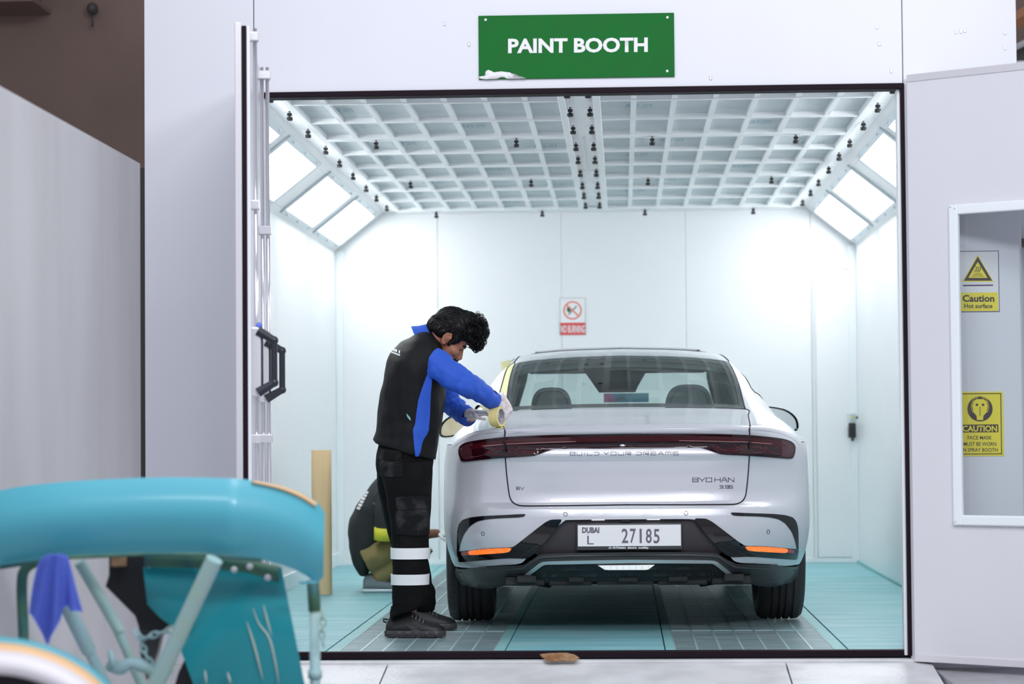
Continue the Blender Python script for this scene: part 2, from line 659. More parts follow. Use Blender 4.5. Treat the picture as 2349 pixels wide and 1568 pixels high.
for i, (lo, hi, lb) in enumerate((((XL, 11.3, 0), (XL + .02, YB, .10), 'left'), ((XR - .02, 11.3, 0), (XR, YB, .02), 'right'), ((XL, YB - .012, 0), (XR, YB, .035), 'back'))):
    bm = NB()
    box(bm, lo, hi, .003)
    struct('baseboard_' + lb, bm, 'booth_trim' if lb != 'right' else 'teal_edge', 'low base strip along the %s booth wall' % lb)

# personnel door in the back wall
dr = tag(bpy.data.objects.new('door_2', None), 'white personnel door at the right end of the rear booth wall', 'door', kind='structure')
COL.objects.link(dr)
dx0, dx1 = U(1872, 1000, YB).x, U(1966, 1000, YB).x
bm = NB()
box(bm, (dx0 + .004, YB - .012, .04), (dx1 - .002, YB - .001, 2.25), .004)
obj('leaf', bm, 'booth', dr)
bm = NB()
for x in (dx0 - .004, dx1 - .001):
    box(bm, (x - .004, YB - .016, .03), (x + .004, YB - .001, 2.26))
box(bm, (dx0, YB - .016, 2.252), (dx1, YB - .001, 2.26))
obj('frame', bm, 'booth_trim', dr)
p = U(1953, 972, YB)
bm = NB()
box(bm, (p.x - .034, YB - .05, p.z - .03), (p.x + .034, YB - .012, p.z + .085), .006)
hb = obj('latch', bm, 'fix', dr)
bm = NB()
box(bm, (p.x - .028, YB - .075, p.z - .105), (p.x + .028, YB - .02, p.z + .01), .008)
box(bm, (p.x - .01, YB - .085, p.z - .13), (p.x + .01, YB - .05, p.z - .1), .004)
obj('handle', bm, 'black', dr)
bm = NB()
tube(bm, [(p.x + .03, YB - .05, p.z + .05), (p.x + .12, YB - .055, p.z + .042)], .011)
obj('bolt', bm, 'dark_teal', dr)
bm = NB()
lathe(bm, [(.012, 0), (.012, .008)], 14, Matrix.Translation((p.x, YB - .05, p.z + .05)) @ Matrix.Rotation(math.pi / 2, 4, 'X'))
obj('knob', bm, 'tape_roll', dr)

# ceiling deck, centre strip and outer strips
CE = tag(bpy.data.objects.new('ceiling', None), 'white booth ceiling deck carrying two columns of filter frames', 'ceiling', kind='structure')
COL.objects.link(CE)
bm = NB()
box(bm, (XL, 11.3, ZC + .09), (XR, YB, ZC + .14))
obj('deck', bm, 'booth', CE)
FA, FB = (-1.715, -.275), (-.135, 1.325)
CX0, CX1 = XL + SLX, XR - SLX
for a, b in ((CX0, FA[0]), (FA[1], FB[0]), (FB[1], CX1)):
    bm = NB()
    box(bm, (a, 11.3, ZC - .005), (b, YB, ZC + .05), .003)
    obj('strip', bm, 'booth', CE)
bm = NB()
box(bm, (-.212, 14.0, ZC - .012), (-.200, 16.0, ZC - .004), .002)
obj('joint_strip', bm, 'white', CE)
bm = NB()
box(bm, (FA[0], 18.31, ZC - .02), (FB[1], YB, ZC + .09))
obj('rear_strip', bm, 'booth', CE)


# filter frames
def clip_mesh(name, parent, x, y, z, ang):
    bm = NB()
    R = Matrix.Translation((x, y, z)) @ Matrix.Rotation(ang, 4, 'Z') @ Matrix.Scale(.8, 4)
    tube(bm, [(0, 0, .012), (0, 0, -.03)], .008, 8)
    lathe(bm, [(.019, -.028), (.021, -.034), (.021, -.046), (.017, -.052)], 12)
    box(bm, (-.016, -.012, -.02), (.016, .012, -.002), .003)
    bmesh.ops.transform(bm, matrix=R, verts=bm.verts[:])
    o = obj(name, bm, 'black', parent)
    bm = NB()
    box(bm, (-.045, -.008, .002), (.045, .008, .006), .001)
    bmesh.ops.transform(bm, matrix=R, verts=bm.verts[:])
    obj('clip_arm', bm, 'rod', o)
    return o


def make_filter(x0, x1, y0, y1, label):
    t = thing('filter_frame', label, 'ceiling filter', ((x0 + x1) / 2, y0, ZC), 'ceiling filter frames')
    zb = ZC - .035
    bm = NB()
    box(bm, (x0 + .02, y0 + .02, ZC - .004), (x1 - .02, y1 - .02, ZC + .04))
    obj('filter_cloth', bm, 'filter', t)
    w = .038
    for lo, hi in (((x0, y0 + .004, zb), (x0 + w, y1 - .004, ZC + .05)), ((x1 - w, y0 + .004, zb), (x1, y1 - .004, ZC + .05)),
                   ((x0 + w, y0 + .004, zb), (x1 - w, y0 + w + .012, ZC + .05)), ((x0 + w, y1 - w - .012, zb), (x1 - w, y1 - .004, ZC + .05))):
        bm = NB()
        box(bm, lo, hi, .003)
        obj('rail', bm, 'bar', t)
    for k in range(1, 7):
        x = x0 + (x1 - x0) * k / 7
        bm = NB()
        box(bm, (x - .0145, y0 + w, zb + .008), (x + .0145, y1 - w, ZC - .002))
        obj('bar', bm, 'bar', t)
    for k in (1, 2):
        y = y0 + (y1 - y0) * k / 3
        bm = NB()
        box(bm, (x0 + w, y - .020, zb + .003), (x1 - w, y + .020, ZC - .002))
        obj('cross_bar', bm, 'bar', t)
    return t


fy = [11.55, 13.80, 16.05, 18.30]
for nm, (x0, x1), sgn in (('left', FA, -1), ('right', FB, 1)):
    for i in range(3):
        t = make_filter(x0, x1, fy[i], fy[i + 1], 'white gridded filter frame in the ceiling, %s column, %s row from the opening' % (nm, ORD[i]))
        for k in range(3):
            y = fy[i] + (.35, 1.05, 1.8)[k]
            clip_mesh('clip', t, x0 - .018, y, ZC - .03, 0)
            clip_mesh('clip', t, x1 + .018, y, ZC - .03, 0)
        for fx in (.22, .78):
            clip_mesh('clip', t, x0 + (x1 - x0) * fx, fy[i + 1] - .004, ZC - .045, 0)
        for fx, fyy in ((.30, .12), (.88, .22), (.16, .45), (.62, .78)):
            cx, cy = x0 + (x1 - x0) * fx, fy[i] + 2.2 * fyy + .1
            text_on('print', 'FILTER', [(cx + .07, cy, ZC - .004), (cx - .07, cy, ZC - .004), (cx - .07, cy + .13, ZC - .004), (cx + .07, cy + .13, ZC - .004)],
                    'blue_print', t, .0, Vector((0, 0, -1)), .001)

# slanted corner walls with the light boxes
def slant(name, label, s):
    e = tag(bpy.data.objects.new(name, None), label, 'wall', kind='structure')
    COL.objects.link(e)
    xa, xb = (CX0, XL) if s < 0 else (CX1, XR)
    A, B = Vector((xa, 0, ZC)), Vector((xb, 0, ZC - SLZ))
    dv = (B - A)
    nrm = Vector((dv.z, 0, -dv.x)).normalized()
    if nrm.z > 0:
        nrm = -nrm

    def pt(u, y, h=0.0):
        return A + dv * u + Vector((0, y, 0)) + nrm * h

    def slab(nm, u0, u1, y0, y1, h0, h1, m, par):
        bm = NB()
        P = [pt(u, y, h) for h in (h0, h1) for (u, y) in ((u0, y0), (u1, y0), (u1, y1), (u0, y1))]
        v = [bm.verts.new(p) for p in P]
        for f in ((0, 1, 2, 3), (7, 6, 5, 4), (0, 4, 5, 1), (1, 5, 6, 2), (2, 6, 7, 3), (3, 7, 4, 0)):
            bm.faces.new([v[k] for k in f])
        bmesh.ops.recalc_face_normals(bm, faces=bm.faces[:])
        bmesh.ops.bevel(bm, geom=bm.edges[:], offset=.002, segments=1, affect='EDGES')
        return obj(nm, bm, m, par)
    panes = [(12.05, 13.33), (13.58, 14.93), (15.49, 16.84), (17.12, 18.46)]
    u0, u1 = .16, .885
    edges = [11.3] + [v for p in panes for v in p] + [YB]
    slab('strip', -.02, u0, 11.3, YB, -.03, 0, 'booth', e)
    slab('strip', u1, 1.02, 11.3, YB, -.03, 0, 'booth', e)
    for a, b in zip(edges[0::2], edges[1::2]):
        slab('strip', u0, u1, a, b, -.03, 0, 'booth', e)
    for k, (y0, y1) in enumerate(panes):
        t = thing('light_fixture', 'glowing white corner light panel on the %s slanted wall, %s from the opening' % ('left' if s < 0 else 'right', ORD[k]),
                  'light', pt(.5, (y0 + y1) / 2), 'booth corner lights')
        slab('housing', u0 - .03, u1 + .03, y0 - .02, y1 + .02, -.06, -.03, 'fix', t)
        slab('pane', u0, u1, y0, y1, -.012, -.006, 'light_pane', t)
        for a, b, c, d in ((u0 - .07, u0 + .012, y0 - .03, y1 + .03), (u1 - .012, u1 + .07, y0 - .03, y1 + .03), (u0, u1, y0 - .05, y0 + .012), (u0, u1, y1 - .012, y1 + .05)):
            slab('frame_rail', a, b, c, d, 0, .012, 'fix', t)
        for j in range(3):
            for u in (u0 - .035, u1 + .035):
                bm = NB()
                c = pt(u, y0 + .15 + j * (y1 - y0 - .3) / 2, .012)
                ellipsoid(bm, c, (.011, .011, .011), u=10, v=6)
                obj('screw', bm, 'screw', t, True)
    return e


slant('wall_slant_left', 'slanted upper corner of the left booth wall', -1)
slant('wall_slant_right', 'slanted upper corner of the right booth wall', 1)

# front of the booth
WF = tag(bpy.data.objects.new('wall_front', None), 'pale lavender sheet metal front of the paint booth', 'wall', kind='structure')
COL.objects.link(WF)
FX0, FX1 = -2.225, 1.835
for lo, hi in (((FX0, YF, -.4), (OX0 - .05, YF + .10, 3.9)), ((OX1 + .003, YF, -.4), (FX1, YF + .10, 3.9)), ((OX0 - .046, YF, OZ), (OX1, YF + .10, 3.9)),
               ((OX0 - .046, YF + .002, -.4), (OX0, YF + .10, OZ - .002))):
    bm = NB()
    box(bm, lo, hi, .003)
    obj('panel', bm, 'front', WF)
# small marks: screws and paint chips on the front
bm = NB()
for px, py in ((1076, 102), (2011, 62), (2017, 101), (1630, 179), (2044, 163), (2213, 70), (2204, 72), (2193, 73), (2305, 75), (2306, 110), (1020, 55)):
    c = U(px, py, YF)
    box(bm, (c.x - .006, YF - .004, c.z - .009), (c.x + .006, YF, c.z + .009), .002)
obj('screw_mark', bm, 'screw', WF)
for nm, lo, hi, lb in (('trim_3', (OX0 - .01, YF - .012, OZ - .026), (OX1 + .005, YF + .09, OZ), 'black rubber seal along the top of the booth opening'),
                       ('trim_4', (OX0 - .5, YF + .03, -.028), (OX1 + .02, YF + .085, .004), 'black rubber seal along the booth threshold'),
                       ('trim_5', (OX1 - .012, YF - .01, -.02), (OX1 + .006, YF + .02, OZ), 'dark seal down the right edge of the opening'),
                       ('trim_6', (OX1 - .026, YF + .02, -.02), (OX1 - .010, YF + .10, OZ - .02), 'white jamb strip inside the right edge of the opening')):
    bm = NB()
    box(bm, lo, hi, .004)
    struct(nm, bm, 'seal' if nm != 'trim_6' else 'booth_trim', lb)
# chipped sill below the seal
bm = NB()
box(bm, (OX0 - .5, YF - .045, -.30), (OX1 + .05, YF + .03, -.032), .004)
struct('trim_7', bm, 'ramp', 'worn grey sill beneath the threshold seal')

# ramp slabs and the workshop floor
RP = tag(bpy.data.objects.new('floor_ramp', None), 'white painted concrete ramp in front of the booth', 'floor', kind='structure')
COL.objects.link(RP)
rx = [-3.2, -1.09, .735, 1.40]
for a, b in zip(rx, rx[1:]):
    bm = NB()
    y0, y1 = 8.6, YF - .047
    P = [(a + .004, y0, -.36), (b - .004, y0, -.36), (b - .004, y1, -.045), (a + .004, y1, -.045)]
    prism(bm, P, (0, 0, -.3))
    obj('slab', bm, 'ramp', RP)
bm = NB()
box(bm, (-12, -6, -.55), (12, 26, -.37))
struct('floor_workshop', bm, 'shop_floor', 'grey concrete workshop floor around the ramp')
bm = NB()
box(bm, (1.41, 9.6, -.36), (4.5, 11.2, -.075), .004)
struct('floor_plinth', bm, 'shop_floor', 'speckled grey concrete plinth right of the ramp')

# surroundings: partition at left, dark far wall, right neighbour panel
GW = panel_wall('wall_partition', 'dull grey sheet metal partition left of the booth', [((-2.05, a, -.4), (-2.0, b - .004, 2.152)) for a, b in ((3.5, 6.0), (6.0, 9.98))], 'grey_wall')
bm = NB()
box(bm, (-12, 17.0, -.4), (-2.3, 17.1, 7.0))
struct('wall_far', bm, 'brown', 'dim brown workshop wall far beyond the partition')
bm = NB()
box(bm, (-2.85, 13.0, -.4), (-2.42, 13.4, 2.47))  # added dark block stands in for the shadow in this gap
struct('trim_8', bm, 'brown2', 'dark brown filler for the shade in the gap beside the booth')
t = thing('roof_vent', 'dark louvred vent box high on the brown far wall', 'vent', U(40, 20, 16.9))
c = U(40, 5, 16.9)
bm = NB()
box(bm, (c.x - .6, 16.5, c.z - .02), (c.x + .15, 17.0, c.z + .5), .02)
obj('housing', bm, 'brown2', t)
bm = NB()
box(bm, (c.x - .6, 16.46, c.z - .075), (c.x + .22, 17.0, c.z - .03), .01)
obj('lower_frame', bm, 'brown', t)
for k in range(3):
    bm = NB()
    box(bm, (c.x - .55, 16.47, c.z + .03 + k * .1), (c.x + .1, 16.5, c.z + .07 + k * .1))
    obj('slat', bm, 'brown', t)
c = U(212, 20, 16.9)
bm = NB()
ellipsoid(bm, c, (.04, .06, .045))
tube(bm, [c + Vector((0, 0, -.02)), c + Vector((0, 0, -.13))], .008)
tube(bm, [c, c + Vector((0, .12, 0))], .02)
tag(obj('wall_sensor', bm, 'brown2', None, True), 'small round fitting with a short cord on the brown far wall', 'sensor')

bm = NB()
box(bm, (FX1 + .02, YF + .25, -.4), (3.4, YF + .33, 2.60), .004)
struct('wall_side_panel', bm, 'booth_trim', 'white panel continuing right behind the open door window')
bm = NB()
c = U(2345, 557, YF + .22)
box(bm, (c.x - .02, YF + .20, c.z - .02), (c.x + .12, YF + .25, c.z + .02), .005)
tag(obj('door_closer', bm, 'black'), 'black door closer arm on the white panel seen through the window', 'door closer')
bm = NB()
box(bm, (1.9, 17.2, 1.5), (6.5, 17.3, 7.0))
struct('wall_far_right', bm, 'brown', 'brown workshop wall behind the booth at the upper right')
a, b = U(2322, 52, 16.0), U(2372, 24, 16.0)
bm = NB()
tube(bm, [a + (a - b) * 3, b + (b - a) * 4], .055, 4)
tag(obj('roof_beam', bm, 'orange_beam'), 'orange brown sloping roof beam at the upper right corner', 'beam')
a, b = U(2322, 112, 16.2), U(2372, 88, 16.2)
bm = NB()
tube(bm, [a + (a - b) * 3, b + (b - a) * 4], .022, 8)
tag(obj('roof_pipe', bm, 'grey_wall'), 'thin grey pipe below the orange roof beam', 'pipe')
a = U(2338, 100, 16.4)
bm = NB()
box(bm, (a.x - .6, 16.4, U(2338, 138, 16.4).z), (a.x + 1.5, 16.6, U(2338, 102, 16.4).z))
tag(obj('roof_duct', bm, 'brown2'), 'dark flat duct under the grey roof pipe', 'duct')
bm = NB()
box(bm, (a.x - .6, 16.38, U(2338, 165, 16.4).z), (a.x + 1.5, 16.58, U(2338, 140, 16.4).z))
tag(obj('roof_ledge', bm, 'front'), 'pale ledge just above the open right door', 'ledge')

# ------------------------------------------------------------------ right door leaf, with its window
H0 = Vector((1.322, 11.14, 0))
H1 = Vector((U(2349, 400, 10.86).x, 10.80, 0))
DD = (H1 - H0).normalized()
DN = Vector((DD.y, -DD.x, 0))
if DN.y > 0:
    DN = -DN


def dq(px, py, n=0.0):
    p = UP(px, py, H0 + DN * n, DN)
    return (p - H0).dot(DD), p.z


def dbox(bm, a0, a1, z0, z1, n0, n1, bev=.003):
    m = Matrix((DD, DN, Vector((0, 0, 1)))).transposed().to_4x4()
    m.translation = H0
    box(bm, (a0, n0, z0), (a1, n1, z1), bev, m)


RD = tag(bpy.data.objects.new('door_1', None), 'open right booth door leaf with framed window', 'door', kind='structure')
COL.objects.link(RD)
ai, zt = dq(2201, 489, .022)
ai -= .015
_, zb_ = dq(2209, 1183, .022)
ao, zto = dq(2175, 470, .022)
_, zbo = dq(2187, 1204, .022)
DZ0, DZ1, DW = -.01, dq(2075, 187)[1], 1.02
aR = DW - ai
ab = dq(2203, 600, -.06)[0]
bm = NB()
dbox(bm, 0.0, ab, DZ0, DZ1, -.06, 0, 0)
obj('stile', bm, 'leaf', RD)
bm = NB()
dbox(bm, ab, aR, zt, DZ1, -.06, 0, 0)
obj('top_panel', bm, 'leaf', RD)
bm = NB()
dbox(bm, ab, aR, DZ0, zb_, -.06, 0, 0)
obj('bottom_panel', bm, 'leaf', RD)
bm = NB()
dbox(bm, aR, DW, DZ0, DZ1, -.06, 0)
obj('stile', bm, 'leaf', RD)
for z0, z1 in ((DZ1 - .004, DZ1 + .03), (DZ0 - .03, DZ0 + .004)):
    bm = NB()
    dbox(bm, 0, DW, z0, z1, -.064, .006)
    obj('edge_profile', bm, 'alu', RD)
for a0, a1, z0, z1 in ((ao, ai + .004, zbo, zto), (aR - .004, aR + ai - ao, zbo, zto), (ai, aR, zt - .004, zto), (ai, aR, zbo, zb_ + .004)):
    bm = NB()
    dbox(bm, a0, a1, z0, z1, -.004, .022, .007)
    obj('window_frame', bm, 'booth_trim', RD)
bm = NB()
dbox(bm, ab, aR, zb_, zt, -.034, -.028, 0)
obj('pane', bm, glass_mat('clear_glass', (.93, .95, .95)), RD)
bm = NB()
for px, py in ((2180, 475), (2190, 478), (2192, 1196), (2186, 1199)):
    a, z = dq(px, py, .022)
    ellipsoid(bm, H0 + DD * a + Vector((0, 0, z)) + DN * .022, (.004, .004, .004), u=8, v=6)
obj('screw', bm, 'screw', RD, True)

# left bifold door, seen on edge
LD = tag(bpy.data.objects.new('door_3', None), 'folded left booth door leaf seen on its edge', 'door', kind='structure')
COL.objects.link(LD)
LH = Vector((-1.655, 11.16, 0))
pe = U(572, 600, 9.62)
LE = Vector((pe.x, 9.62, 0))
LDr = (LE - LH)
LL = LDr.length
LDr.normalize()
LN = Vector((-LDr.y, LDr.x, 0))
if LN.x < 0:
    LN = -LN
LM = Matrix((LDr, LN, Vector((0, 0, 1)))).transposed().to_4x4()
LM.translation = LH
LTOP = U(560, 52, 9.62).z


def lbox(nm, a0, a1, n0, n1, z0, z1, m, bev=.003, par=LD):
    bm = NB()
    box(bm, (a0, n0, z0), (a1, n1, z1), bev, LM)
    return obj(nm, bm, m, par)


lbox('leaf', .02, LL / 2 - .005, -.048, 0, 0, LTOP - .02, 'front')
lbox('leaf', LL / 2 + .005, LL - .006, -.048, 0, 0, LTOP - .02, 'front')
lbox('edge_profile', LL - .006, LL + .012, -.055, -.028, -.02, LTOP, 'alu')
lbox('seal', LL - .004, LL + .004, -.028, -.008, -.02, LTOP - .012, 'seal', .004)
lbox('edge_profile', LL - .02, LL + .002, -.008, .006, -.02, LTOP - .014, 'front')
for aa, top, offs in ((LL - .10, U(583, 68, 9.75).z, (.022,)), (.62, U(600, 155, 10.55).z, (.016, .040))):
    for of in offs:
        bm = NB()
        tube(bm, [LM @ Vector((aa, of, .0)), LM @ Vector((aa, of, top))], .0085, 10)
        obj('latch_rod', bm, 'rod', LD, True)
    for zz in (top - .035, top - .72, 1.0, .3):
        lbox('rod_guide', aa - .03, aa + .03, 0, offs[-1] + .015, zz - .018, zz + .018, 'alu', .003)
for aa, dx, zc in ((LL - .10, .05, U(590, 830, 9.75).z), (.62, .075, U(620, 850, 10.6).z)):
    lbox('handle_box', aa - .035, aa + .035, .0, .042, zc - .14, zc + .14, 'alu', .006)
    lbox('handle_plate', aa - .022, aa + .022, .042, .05, zc - .10, zc + .10, 'handle', .006)
    bm = NB()
    q = [LM @ Vector((aa + .03, n, z)) for n, z in ((.03, zc + .125), (.085 + dx * .2, zc + .085), (.085 + dx * .2, zc - .085), (.03, zc - .125))]
    box(bm, (-.001, -.001, -.001), (.001, .001, .001))
    tube(bm, [q[0], q[1]], [.022, .017], 6)
    tube(bm, [q[1] + Vector((0, 0, .01)), q[2] - Vector((0, 0, .01))], .0135, 10)
    tube(bm, [q[2], q[3]], [.017, .022], 6)
    ellipsoid(bm, q[1], (.018, .018, .018), u=10, v=8)
    ellipsoid(bm, q[2], (.018, .018, .018), u=10, v=8)
    obj('handle', bm, 'handle', LD, True, 40)
    bm = NB()
    ellipsoid(bm, LM @ Vector((aa + .02, .035, zc + .145)), (.014, .02, .014), u=10, v=8)
    obj('release_button', bm, 'cloth', LD, True)

# ------------------------------------------------------------------ signs
def sign_quad(px0, py0, px1, py1, Y):
    a, b, c, d = U(px0, py0, Y), U(px1, py0, Y), U(px1, py1, Y), U(px0, py1, Y)
    return a, b, c, d


YS = YF - .012
p0, p1 = U(1098.5, 182, YS), U(1546, 29, YS)
SG = thing('booth_sign', 'green sign board reading PAINT BOOTH in white above the opening', 'sign', ((p0.x + p1.x) / 2, YF, p0.z))
bm = NB()
box(bm, (p0.x, YS, p0.z), (p1.x, YF, p1.z), .0015)
obj('board', bm, 'green', SG)
text_on('lettering', 'PAINT BOOTH', [U(1165.5, 88.5, YS), U(1486, 85.5, YS), U(1486, 119.5, YS), U(1165.5, 122.5, YS)], 'white', SG, .035)
for px, py in ((1114, 45.5), (1531, 40), (1117, 170), (1530.5, 163)):
    bm = NB()
    lathe(bm, [(.0062, 0), (.0062, .003), (.003, .005)], 16, Matrix.Translation(U(px, py, YS)) @ Matrix.Rotation(math.pi / 2, 4, 'X'))
    obj('screw', bm, 'white', SG)
# peeled corner of the sign film
bm = NB()
pp = [(1099, 176), (1112, 174), (1117, 172), (1114, 164), (1120, 160.5), (1127, 163), (1133, 166), (1150, 164), (1168, 166), (1186, 172), (1196, 177), (1207, 180), (1165, 181), (1158, 178), (1150, 177), (1140, 181), (1112, 182), (1099, 180)]
ngon_grid(bm, [(U(x, y, YS).x, U(x, y, YS).z) for x, y in pp], .02)
for v in bm.verts:
    v.co.y = YS - .002 - .004 * abs(math.sin(v.co.x * 60))
skirt(bm, Vector((0, .002, 0)))
obj('peeled_film', bm, 'white', SG, True)

YW = YB - .006
NBs = thing('fire_sign', 'small NO BURNING prohibition sign on the rear booth wall', 'sign', U(1313, 769, YB))
a, b, c, d = sign_quad(1283.5, 682.5, 1343.5, 768.5, YW)
bm = NB()
box(bm, (a.x, YW, d.z), (b.x, YB, a.z), .001)
obj('board', bm, 'white', NBs)
bm = NB()
for lo, hi in (((a.x, d.z), (a.x + .006, a.z)), ((b.x - .006, d.z), (b.x, a.z)), ((a.x, a.z - .006), (b.x, a.z))):
    box(bm, (lo[0], YW - .001, lo[1]), (hi[0], YW, hi[1]))
obj('border', bm, 'grey_wall', NBs)
a, b, c, d = sign_quad(1284.5, 740, 1343, 768, YW)
bm = NB()
box(bm, (a.x, YW - .001, d.z), (b.x, YW, a.z))
obj('caption_band', bm, 'red_print', NBs)
text_on('caption', 'NO BURNING', [p + Vector((0, -.001, 0)) for p in sign_quad(1286, 745.5, 1341.5, 763, YW)], 'white', NBs, .02)
cc = U(1313.3, 711.5, YW)
bm = NB()
tube(bm, [cc + Vector((.066 * math.cos(t), -.001, .066 * math.sin(t))) for t in (2 * math.pi * k / 36 for k in range(36))], .006, 4, closed=True, squash=.2, up=Vector((0, 1, 0)))
box(bm, (-.06, -.003, -.006), (.06, -.001, .006), 0, Matrix.Translation(cc) @ Matrix.Rotation(math.radians(43), 4, 'Y'))
obj('prohibition_ring', bm, 'salmon', NBs)
bm = NB()
box(bm, (-.045, -.0015, -.004), (.045, -.0005, .004), 0, Matrix.Translation(cc) @ Matrix.Rotation(math.radians(-45), 4, 'Y'))
ellipsoid(bm, cc + Vector((-.028, -.001, .008)), (.016, .001, .022), u=12, v=8)
obj('match_symbol', bm, 'green_print', NBs)

YN = YF - .003
HS = thing('hot_surface_sign', 'yellow and white Caution Hot surface sign behind the door window', 'sign', U(2244, 715, YF))
a, b, c, d = sign_quad(2196, 575.5, 2291, 715.5, YN)
bm = NB()
box(bm, (a.x, YN, d.z), (b.x, YF, a.z), .0006)
obj('board', bm, 'white', HS)
bm = NB()
for lo, hi in (((a.x, a.z - .003), (b.x, a.z)), ((b.x - .003, d.z), (b.x, a.z)), ((a.x, d.z), (b.x, d.z + .003))):
    box(bm, (lo[0], YN - .0006, lo[1]), (hi[0], YN, hi[1]))
a, b, c, d = sign_quad(2209, 653, 2278, 656, YN)
box(bm, (a.x, YN - .0006, d.z), (b.x, YN, a.z))
obj('border', bm, 'purple', HS)
a, b, c, d = sign_quad(2197, 671, 2290, 713.5, YN)
bm = NB()
box(bm, (a.x, YN - .0005, d.z), (b.x - .002, YN, a.z))
obj('caption_band', bm, 'yellow', HS)


def tri(bm, pts, Y, th):
    prism(bm, [Vector((U(x, y, Y).x, Y - th, U(x, y, Y).z)) for x, y in pts], (0, th, 0))


for nm, pts, m, th in (('hazard_rim', ((2242.5, 584), (2279.5, 646), (2207, 646)), 'yellow', .0006), ('hazard_triangle', ((2243, 588), (2276, 643.5), (2211, 643.5)), 'dark', .0010),
                       ('hazard_field', ((2243, 600), (2265, 637), (2221, 637)), 'yellow', .0014)):
    bm = NB()
    tri(bm, pts, YN, th)
    obj(nm, bm, m, HS)
bm = NB()
for k in range(3):
    x0 = 2238 + k * 4.6
    tube(bm, [U(x0 + 2.2 * math.sin(t * 4.6), 611 + t * 13, YN) + Vector((0, -.0016, 0)) for t in (j / 10 for j in range(11))], .0016, 4)
for k, hw in enumerate((8, 11, 14)):
    tube(bm, [U(2243 - hw, 627 + k * 3, YN) + Vector((0, -.0016, 0)), U(2243 + hw, 627 + k * 3, YN) + Vector((0, -.0016, 0))], .0009, 4)
obj('heat_symbol', bm, 'dark', HS)
yv = Vector((0, -.0006, 0))
text_on('caption', 'Caution', [p + yv for p in sign_quad(2208, 676, 2281, 692, YN)], 'dark', HS, .03)
text_on('caption_small', 'Hot surface', [p + yv for p in sign_quad(2212, 696, 2276.5, 706.5, YN)], 'dark', HS, .02)

FM = thing('mask_sign', 'yellow CAUTION FACE MASK MUST BE WORN sign below the hot surface sign', 'sign', U(2250, 1046, YF))
a, b, c, d = sign_quad(2196, 898.5, 2301, 1046, YN)
bm = NB()
box(bm, (a.x, YN, d.z), (b.x, YF, a.z), .0006)
obj('board', bm, 'yellow', FM)
bm = NB()
for q in ((2198, 902, 2296.5, 904), (2294.5, 902, 2296.5, 1042), (2198, 1040, 2296.5, 1042)):
    a, b, c, d = sign_quad(*q, YN)
    box(bm, (a.x, YN - .0006, d.z), (b.x, YN, a.z))
obj('border', bm, 'dark', FM)
a, b, c, d = sign_quad(2205, 973.5, 2290, 991.5, YN)
bm = NB()
box(bm, (a.x, YN - .0006, d.z), (b.x, YN, a.z))
obj('caption_band', bm, 'dark', FM)
bm = NB()
cc = U(2248, 937.5, YN)
lathe(bm, [(.0575, 0), (.0575, .0007)], 40, Matrix.Translation(cc) @ Matrix.Rotation(math.pi / 2, 4, 'X'))
obj('mask_disc', bm, 'dark', FM)
bm = NB()
fp = [(2233, 920), (2240, 915), (2256, 915), (2263, 920), (2266, 931), (2263, 945), (2256, 953), (2255, 963), (2241, 963), (2240, 953), (2233, 945), (2230, 931)]
tri(bm, fp, YN, .0014)
obj('mask_face', bm, 'yellow', FM)
bm = NB()
for x in (2241, 2255):
    lathe(bm, [(.006, 0), (.006, .0017)], 14, Matrix.Translation(U(x, 928, YN)) @ Matrix.Rotation(math.pi / 2, 4, 'X'))
for k in range(5):
    a, b, c, d = sign_quad(2246.5, 934 + k * 4, 2249.5, 936 + k * 4, YN)
    box(bm, (a.x, YN - .0017, d.z), (b.x, YN, a.z))
obj('mask_detail', bm, 'dark', FM)
bm = NB()
for s in (-1, 1):
    tube(bm, [U(2248 + s * x, y, YN) + Vector((0, -.001, 0)) for x, y in ((4, 911), (14, 914), (19, 924), (20, 936), (16, 946))], .0016, 4)
obj('mask_strap', bm, 'yellow', FM)
text_on('caption', 'CAUTION', [p + yv * 1.5 for p in sign_quad(2208, 975.5, 2287, 989.5, YN)], 'yellow', FM, .03)
for s, q in (('FACE MASK', (2219.5, 999, 2275, 1007.5)), ('MUST BE WORN', (2210.5, 1013.5, 2285.5, 1022)), ('IN SPRAY BOOTH', (2207, 1027, 2288.5, 1035.5))):
    text_on('caption_small', s, [p + yv for p in sign_quad(*q, YN)], 'dark', FM, .006)

# ------------------------------------------------------------------ kraft roll, dry leaf
c = G(736, 1364)
KR = thing('paper_roll', 'tan kraft paper roll standing on end on the teal floor', 'paper roll', c)
rr = .064
zt_ = U(736, 1032, c.y).z
bm = NB()
lathe(bm, [(rr - .025, .001), (rr, .001), (rr, zt_), (rr - .025, zt_)], 32, Matrix.Translation((c.x, c.y + rr, 0)), close=True)
obj('paper', bm, 'kraft', KR, True, 40)
bm = NB()
lathe(bm, [(rr - .03, .001), (rr - .0255, .001), (rr - .0255, zt_ - .004), (rr - .03, zt_ - .004)], 24, Matrix.Translation((c.x, c.y + rr, 0)), close=True)
obj('core', bm, 'kraft', KR, True, 40)
bm = NB()
lp = [(1239, 1497), (1262, 1494.5), (1300, 1494), (1318, 1497), (1331, 1504), (1322, 1510), (1300, 1511), (1288, 1510), (1268, 1512), (1255, 1509), (1242, 1502)]
ngon_grid(bm, [(U(x, y, YF + .02).x, U(x, y, YF + .02).z) for x, y in lp], .02)
zm = U(1285, 1503, YF).z
for v in bm.verts:
    h = (v.co.z - zm)
    v.co.y = YF - .055 + 1.6 * h + .006 * math.sin(v.co.x * 60)
bmesh.ops.solidify(bm, geom=bm.faces[:], thickness=.002)
